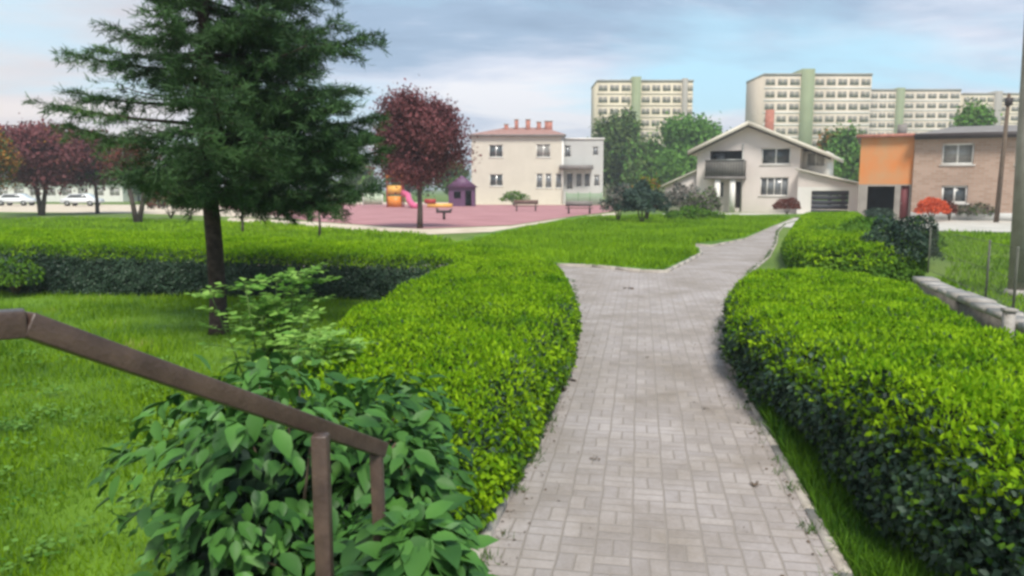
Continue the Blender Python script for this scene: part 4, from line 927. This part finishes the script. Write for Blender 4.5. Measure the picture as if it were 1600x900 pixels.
# ------------------------------------------------------------------ playground
def playground():
    Y = 84.; g = lambda px, py: D(px, py, Y)
    x, _ = g(612, 0); t = thing('play_tower', (x, Y, 0), 'orange and yellow play tower beside the magenta slide on the pink ground', 'play tower')
    for i, sx in enumerate((-.8, .8)):
        for sy in (-.7, .7):
            m = MB(); m.tube([(x+sx, Y+sy, 0), (x+sx, Y+sy, 3.4)], .07, 'redp', 8); m.build('post', t)
    m = MB(); m.box(x-.8, x+.8, Y-.7, Y+.7, 1.3, 1.4, 'bench'); m.build('platform', t)
    m = MB(); m.box(x-.72, x+.72, Y-.76, Y-.71, 1.42, 2.35, 'yel'); m.build('panel', t)
    m = MB(); m.box(x-.72, x+.72, Y-.74, Y-.70, .05, 1.2, 'orp'); m.build('panel', t)
    m = MB(); m.add([(x-1.1, Y-1, 3.2), (x+1.1, Y-1, 3.2), (x+1.1, Y+1, 3.2), (x-1.1, Y+1, 3.2), (x, Y, 4.5)], [(0, 1, 4), (1, 2, 4), (2, 3, 4), (3, 0, 4), (0, 3, 2, 1)], 'orp'); m.build('roof', t)
    x2 = g(640, 0)[0]; Ys = Y-3; s = thing('slide', (x2, Ys, 0), 'magenta and pink slide running down from the orange play tower', 'slide')
    m = MB(); P = [(x+.95, Y-.9, 1.55), (x+1.6, Y-1.6, 1.3), (x2, Ys, .75), (x2+.5, Ys-1.1, .32), (x2+.9, Ys-2.2, .25)]
    m.tube(P, .34, 'magenta', 8); m.build('chute', s)
    m = MB(); m.tube([(x2, Ys, 0), (x2, Ys, .5)], .05, 'steel', 6); m.build('support', s)
    x = g(578, 0)[0]; p = thing('activity_board', (x, Y-1, 0), 'pale mint play board left of the orange play tower', 'play board')
    m = MB(); m.prismy([(x-1, .3), (x+1, .3), (x+1, 1.3), (x+.5, 1.9), (x-.5, 1.9), (x-1, 1.3)], Y-1.04, Y-.96, 'mint'); m.build('panel', p)
    for q in (-1.04, 1.04): m = MB(); m.tube([(x+q, Y-1, 0), (x+q, Y-1, 1.5)], .045, 'white', 6); m.build('post', p)
    x = g(715, 0)[0]; p = thing('playhouse', (x, Y+4, 0), 'purple playhouse with a dark wall left of the cream house', 'playhouse'); Yp = Y+4
    m = MB(); wall_grid(m, x-1.5, x+1.5, 0, 2.2, Yp, [(x-.9, x-.1, .9, 1.7), (x+.4, x+1.1, 0, 1.8)], 'purple', .08); m.box(x-1.5, x-1.45, Yp+.003, Yp+2, 0, 2.2, 'purple'); m.box(x+1.45, x+1.5, Yp+.003, Yp+2, 0, 2.2, 'purple'); m.box(x-1.5, x+1.5, Yp+1.95, Yp+2, 0, 2.19, 'fascia'); m.build('wall', p)
    m = MB(); m.prismy([(x-1.8, 2.15), (x+1.8, 2.15), (x, 3.5)], Yp-.3, Yp+2.3, 'purple'); m.build('roof', p)
    x = g(684, 0)[0]; p = thing('sandbox', (x, Y, 0), 'low sand coloured sandbox with a red seat on the pink ground', 'sandbox')
    m = MB(); m.box(x-1.3, x+1.3, Y-1, Y-.85, 0, .4, 'yel'); m.box(x-1.3, x+1.3, Y+.85, Y+1, 0, .4, 'yel'); m.box(x-1.3, x-1.15, Y-.848, Y+.848, 0, .4, 'yel'); m.box(x+1.15, x+1.3, Y-.848, Y+.848, 0, .4, 'yel'); m.build('rim', p)
    m = MB(); m.box(x-1.147, x+1.147, Y-.847, Y+.847, .02, .28, 'sand'); m.build('sand', p); m = MB(); m.box(x-1.6, x-.4, Y-1.05, Y-.6, .42, .9, 'redp'); m.build('seat', p)
    # picnic benches
    for (px, py, lab, c) in ((822, 330, 'brown park bench on the pink ground in front of the cream house', 'bench'), (905, 334, 'grey topped park table and bench left of the blue green conifer', 'roofgrey')):
        x, y = G(px, py); b = thing('park_bench', (x, y, 0), lab, 'bench', 'benches by the playground')
        m = MB(); m.box(x-1.1, x+1.1, y-.25, y+.25, .42, .49, 'bench'); m.build('seat', b)
        m = MB(); m.box(x-1.1, x+1.1, y+.22, y+.28, .62, 1.0, c); m.build('backrest', b)
        for q in (-.85, .85): m = MB(); m.box(x+q-.06, x+q+.06, y-.22, y+.29, 0, .418, 'fascia'); m.box(x+q-.04, x+q+.04, y+.29, y+.33, .3, .95, 'fascia'); m.build('leg', b)
    x, y = G(668, 347); 
    b = thing('spring_rider', (D(690, 0, 50)[0], 50, 0), 'small brown spring rider standing on the pink ground', 'spring rider'); x = D(690, 0, 50)[0]
    m = MB(); m.prismy([(x-.5, .45), (x+.45, .45), (x+.55, .75), (x+.25, .62), (x-.3, .62), (x-.5, .8)], 49.9, 50.1, 'fascia'); m.build('seat', b); m = MB(); m.tube([(x, 50, 0), (x, 50, .45)], .09, 'fascia', 8); m.build('spring', b)
    # green fence panels
    x0, x1 = D(888, 0, 88)[0], D(945, 0, 88)[0]; f = thing('garden_fence', ((x0+x1)/2, 88, 0), 'green panel fence in front of the side wing of the cream house', 'fence')
    m = MB(); n = 24
    for i in range(n): xx = x0+(x1-x0)*i/n; m.box(xx, xx+(x1-x0)/n-.04, 88, 88.04, .15, 1.5, 'greenfence')
    m.build('panel', f)
    for i in range(4): xx = x0+(x1-x0)*i/3; m = MB(); m.box(xx-.06, xx+.06, 88.05, 88.15, 0, 1.65, 'greenfence'); m.build('post', f)
playground()

# ------------------------------------------------------------------ background trees and bushes
gx, gy = G(656, 357)
decid(gx, gy, 7.5, (2.5, 2.3, 2.85), 'plum', 'round purple leaved plum tree standing alone in front of the playground',   .15, 64, 800, .13, cz=4.5, name='plum_tree', group='purple leaved plum trees', seed=21)
def at(px, Y): return D(px, 300, Y)[0]
decid(at(62, 58), 58, 7.4, (4.0, 3, 2.6), 'plum', 'purple leaved plum tree on the left with spreading crown, nearest the left edge', .27, 46, 420, .16, cz=4.5, name='plum_tree', group='purple leaved plum trees', seed=6, mix=('orangeleaf2', .02), fork=[(-.3, 0), (.5, 0)])
decid(at(150, 62), 62, 7.0, (3.7, 3, 2.5), 'plum', 'smaller purple plum tree between the left one and the spruce', .27, 34, 380, .14, cz=4.2, name='plum_tree', group='purple leaved plum trees', seed=8, mix=('tree1', .25))
decid(at(-12, 52), 52, 6.0, (1.3, 2, 2.2), 'orangeleaf2', 'small rusty orange tree cut by the left edge of the photo', .2, 16, 260, .12, cz=3.8, seed=9, mix=('tree1', .4))
decid(at(212, 44), 44, 5.4, (1.6, 1.5, 1.2), 'redleaf', 'small forked tree with brown red leaves left of the spruce trunk', .16, 12, 180, .13, cz=3.9, seed=10, fork=[(-.55, 0), (.75, 0)], mix=('tree1', .4))
for i, (px, w_, h_, lab) in enumerate(((430, 1.9, 1.5, 'low maroon bush seen under the spruce branches'), (505, 1.2, 1.7, 'low maroon bush right of the one under the spruce, touching the pink ground'), (265, 1.6, 2.0, 'dark maroon bush left of the spruce trunk near the forked tree'))):
    shell_bush((at(px, 52), 52), (w_, 1.2), h_, 1400, .16, 'redleaf', lab, group=None, mix=('blueleaf', .4))
for (px, Y, h, r, lab, sd_) in ((376, 34, 2.0, .5, 'thin young tree just right of the spruce trunk behind the hedge', 3), (497, 32, 2.1, .5, 'thin young tree midway between the spruce and the round plum', 4)):
    decid(at(px, Y), Y, h, (r, r, .5), 'tree1', lab, .10, 8, 60, .05, cz=h-.5, seed=sd_, name='young_tree')
decid(at(962, 118), 118, 15.0, (4.3, 4, 6.6), 'tree1', 'tall dark olive tree right of the cream house', .55, 46, 260, .3, cz=8.0, seed=12, mix=('tree2', .12), name='tall_tree')
decid(at(905, 135), 135, 10.5, (2.6, 3, 3.6), 'tree1', 'thin brownish tree peeking over the roof of the cream house wing', .5, 20, 140, .25, cz=7, seed=13, name='tall_tree')
decid(at(1075, 108), 108, 13.6, (5.6, 5, 5.8), 'tree2', 'broad bright green tree left of the gable house', .5, 52, 280, .3, cz=7.4, seed=14, name='tall_tree')
decid(at(1012, 112), 112, 9.6, (3.9, 4, 4.6), 'tree1', 'lower green tree between the olive tree and the bright green one', .5, 34, 240, .3, cz=4.8, seed=15, mix=('tree2', .4), name='tall_tree')
decid(at(1318, 92), 92, 9.0, (3.2, 3, 4.2), 'tree2', 'green tree between the gable house and the orange house', .42, 34, 240, .25, cz=4.9, seed=16, mix=('tree1', .3), name='tall_tree')
decid(at(1297, 96), 96, 9.4, (1.6, 2, 2.4), 'orangeleaf2', 'small rust tinged tree showing above the garage wing', .4, 14, 160, .2, cz=7, seed=19, mix=('tree1', .6), name='tall_tree')
decid(at(1511, 85), 85, 11.8, (2.1, 2, 2.4), 'tree2', 'green tree top rising above the roof of the brick house', .38, 22, 200, .2, cz=9.2, seed=17, name='tall_tree', mix=('tree1', .3))
decid(at(1560, 120), 120, 12.0, (4, 3, 2.2), 'greyshrub', 'pale bare looking tree behind the brick house roof', .4, 16, 110, .2, cz=9.5, seed=18, name='tall_tree')
for i, (px, Y, h, rx, lab) in enumerate(((405, 125, 7.5, 4.5, 'dark green tree far behind the spruce trunk, beyond the playground'), (480, 130, 8.5, 4.5, 'far olive tree behind the right half of the spruce'), (560, 122, 7.0, 3.6, 'far green tree behind the orange play tower'), (640, 128, 8.0, 4.2, 'far green tree behind the magenta slide'), (704, 118, 7.0, 2.8, 'far tree behind the purple playhouse'), (285, 118, 8.0, 4.5, 'far tree left of the spruce trunk beyond the sandy ground'), (215, 125, 7.0, 3.6, 'far tree at the right end of the white pavilion'))):
    decid(at(px, Y), Y, h, (rx, 3, h*.42), 'tree1' if i % 2 == 0 else 'tree2', lab, .5, 26, 150, .2, cz=h*.52, seed=40+i, mix=('tree2', .2) if i % 2 == 0 else ('tree1', .6), name='far_tree')
# bushes on and beyond the island
bx, by = G(1003, 352)
shell_bush((bx, by), (1.15, 1.1), 2.35, 4200, .15, 'blueleaf', 'large dark blue green bush on the grass island', mix=('darkleaf', .4), lump=.26)
shell_bush((bx-.9, by+3), (.9, .9), 2.2, 1600, .15, 'greyshrub', 'grey green bush behind and left of the large dark one', lump=.3, mix=('blueleaf', .5))
shell_bush((at(1012, 47), 47), (.8, .8), 2.9, 1300, .14, 'orangeleaf2', 'yellow tipped bush rising behind the large dark one', lump=.3, mix=('mid', .6))
shell_bush((at(1068, 52), 52), (1.2, 1), 2.4, 1900, .16, 'greyshrub', 'grey mauve flowering bush left of the white porch columns', lump=.3, mix=('blueleaf', .35))
shell_bush((at(1100, 50), 50), (1.1, 1), 1.9, 1700, .16, 'greyshrub', 'lower mauve bush in front of the balcony', lump=.3, mix=('mid', .3))
shell_bush((at(1084, 47), 47), (1.7, .8), .9, 1600, .15, 'mid', 'low green bush at the foot of the mauve bushes', lump=.3)
shell_bush((at(1231, 60), 60), (1.05, .8), 1.35, 1500, .13, 'redleaf', 'rounded maroon bush below the ground floor window of the gable house', lump=.08)
shell_bush((at(803, 92), 92), (1.6, 1), 1.7, 900, .22, 'mid', 'green bush against the front wall of the cream house')
shell_bush((at(1458, 47.5), 47.5), (.95, .8), 1.55, 1900, .13, 'orangeleaf', 'bright orange red bush in front of the brick house', lump=.08)
shell_bush((at(1486, 48.5), 48.5), (.35, .5), 1.35, 500, .13, 'redleaf', 'narrow dark red bush just right of the orange one', lump=.08)
shell_bush((at(1533, 49), 49), (1.4, .7), 1.15, 1500, .14, 'greyshrub', 'low olive grey bush under the brick house windows', lump=.15, mix=('tree1', .5))
shell_bush((at(1578, 49), 49), (.8, .7), .9, 800, .14, 'redleaf', 'low brown red bush at the foot of the leaning wooden pole', lump=.15)
shell_bush((at(1376, 50), 50), (1.0, .6), .8, 900, .12, 'darkleaf', 'low dark bush before the carport of the orange house')

# ------------------------------------------------------------------ light evening haze
hm = bpy.data.materials.new('haze_air'); hm.use_nodes = True; hn = hm.node_tree; hn.nodes.remove(hn.nodes['Principled BSDF'])
pv = hn.nodes.new('ShaderNodeVolumePrincipled'); pv.inputs['Density'].default_value = .0011; pv.inputs['Color'].default_value = (.88, .92, .97, 1); pv.inputs['Anisotropy'].default_value = .2
hn.links.new(pv.outputs[0], hn.nodes['Material Output'].inputs['Volume']); M['haze_air'] = hm
hb = MB(); hb.box(-1000, 1000, -80, 1600, -1, 50, 'haze_air'); ho = hb.build('haze'); tag(ho, 'thin pale haze in the air', 'haze', kind='stuff')
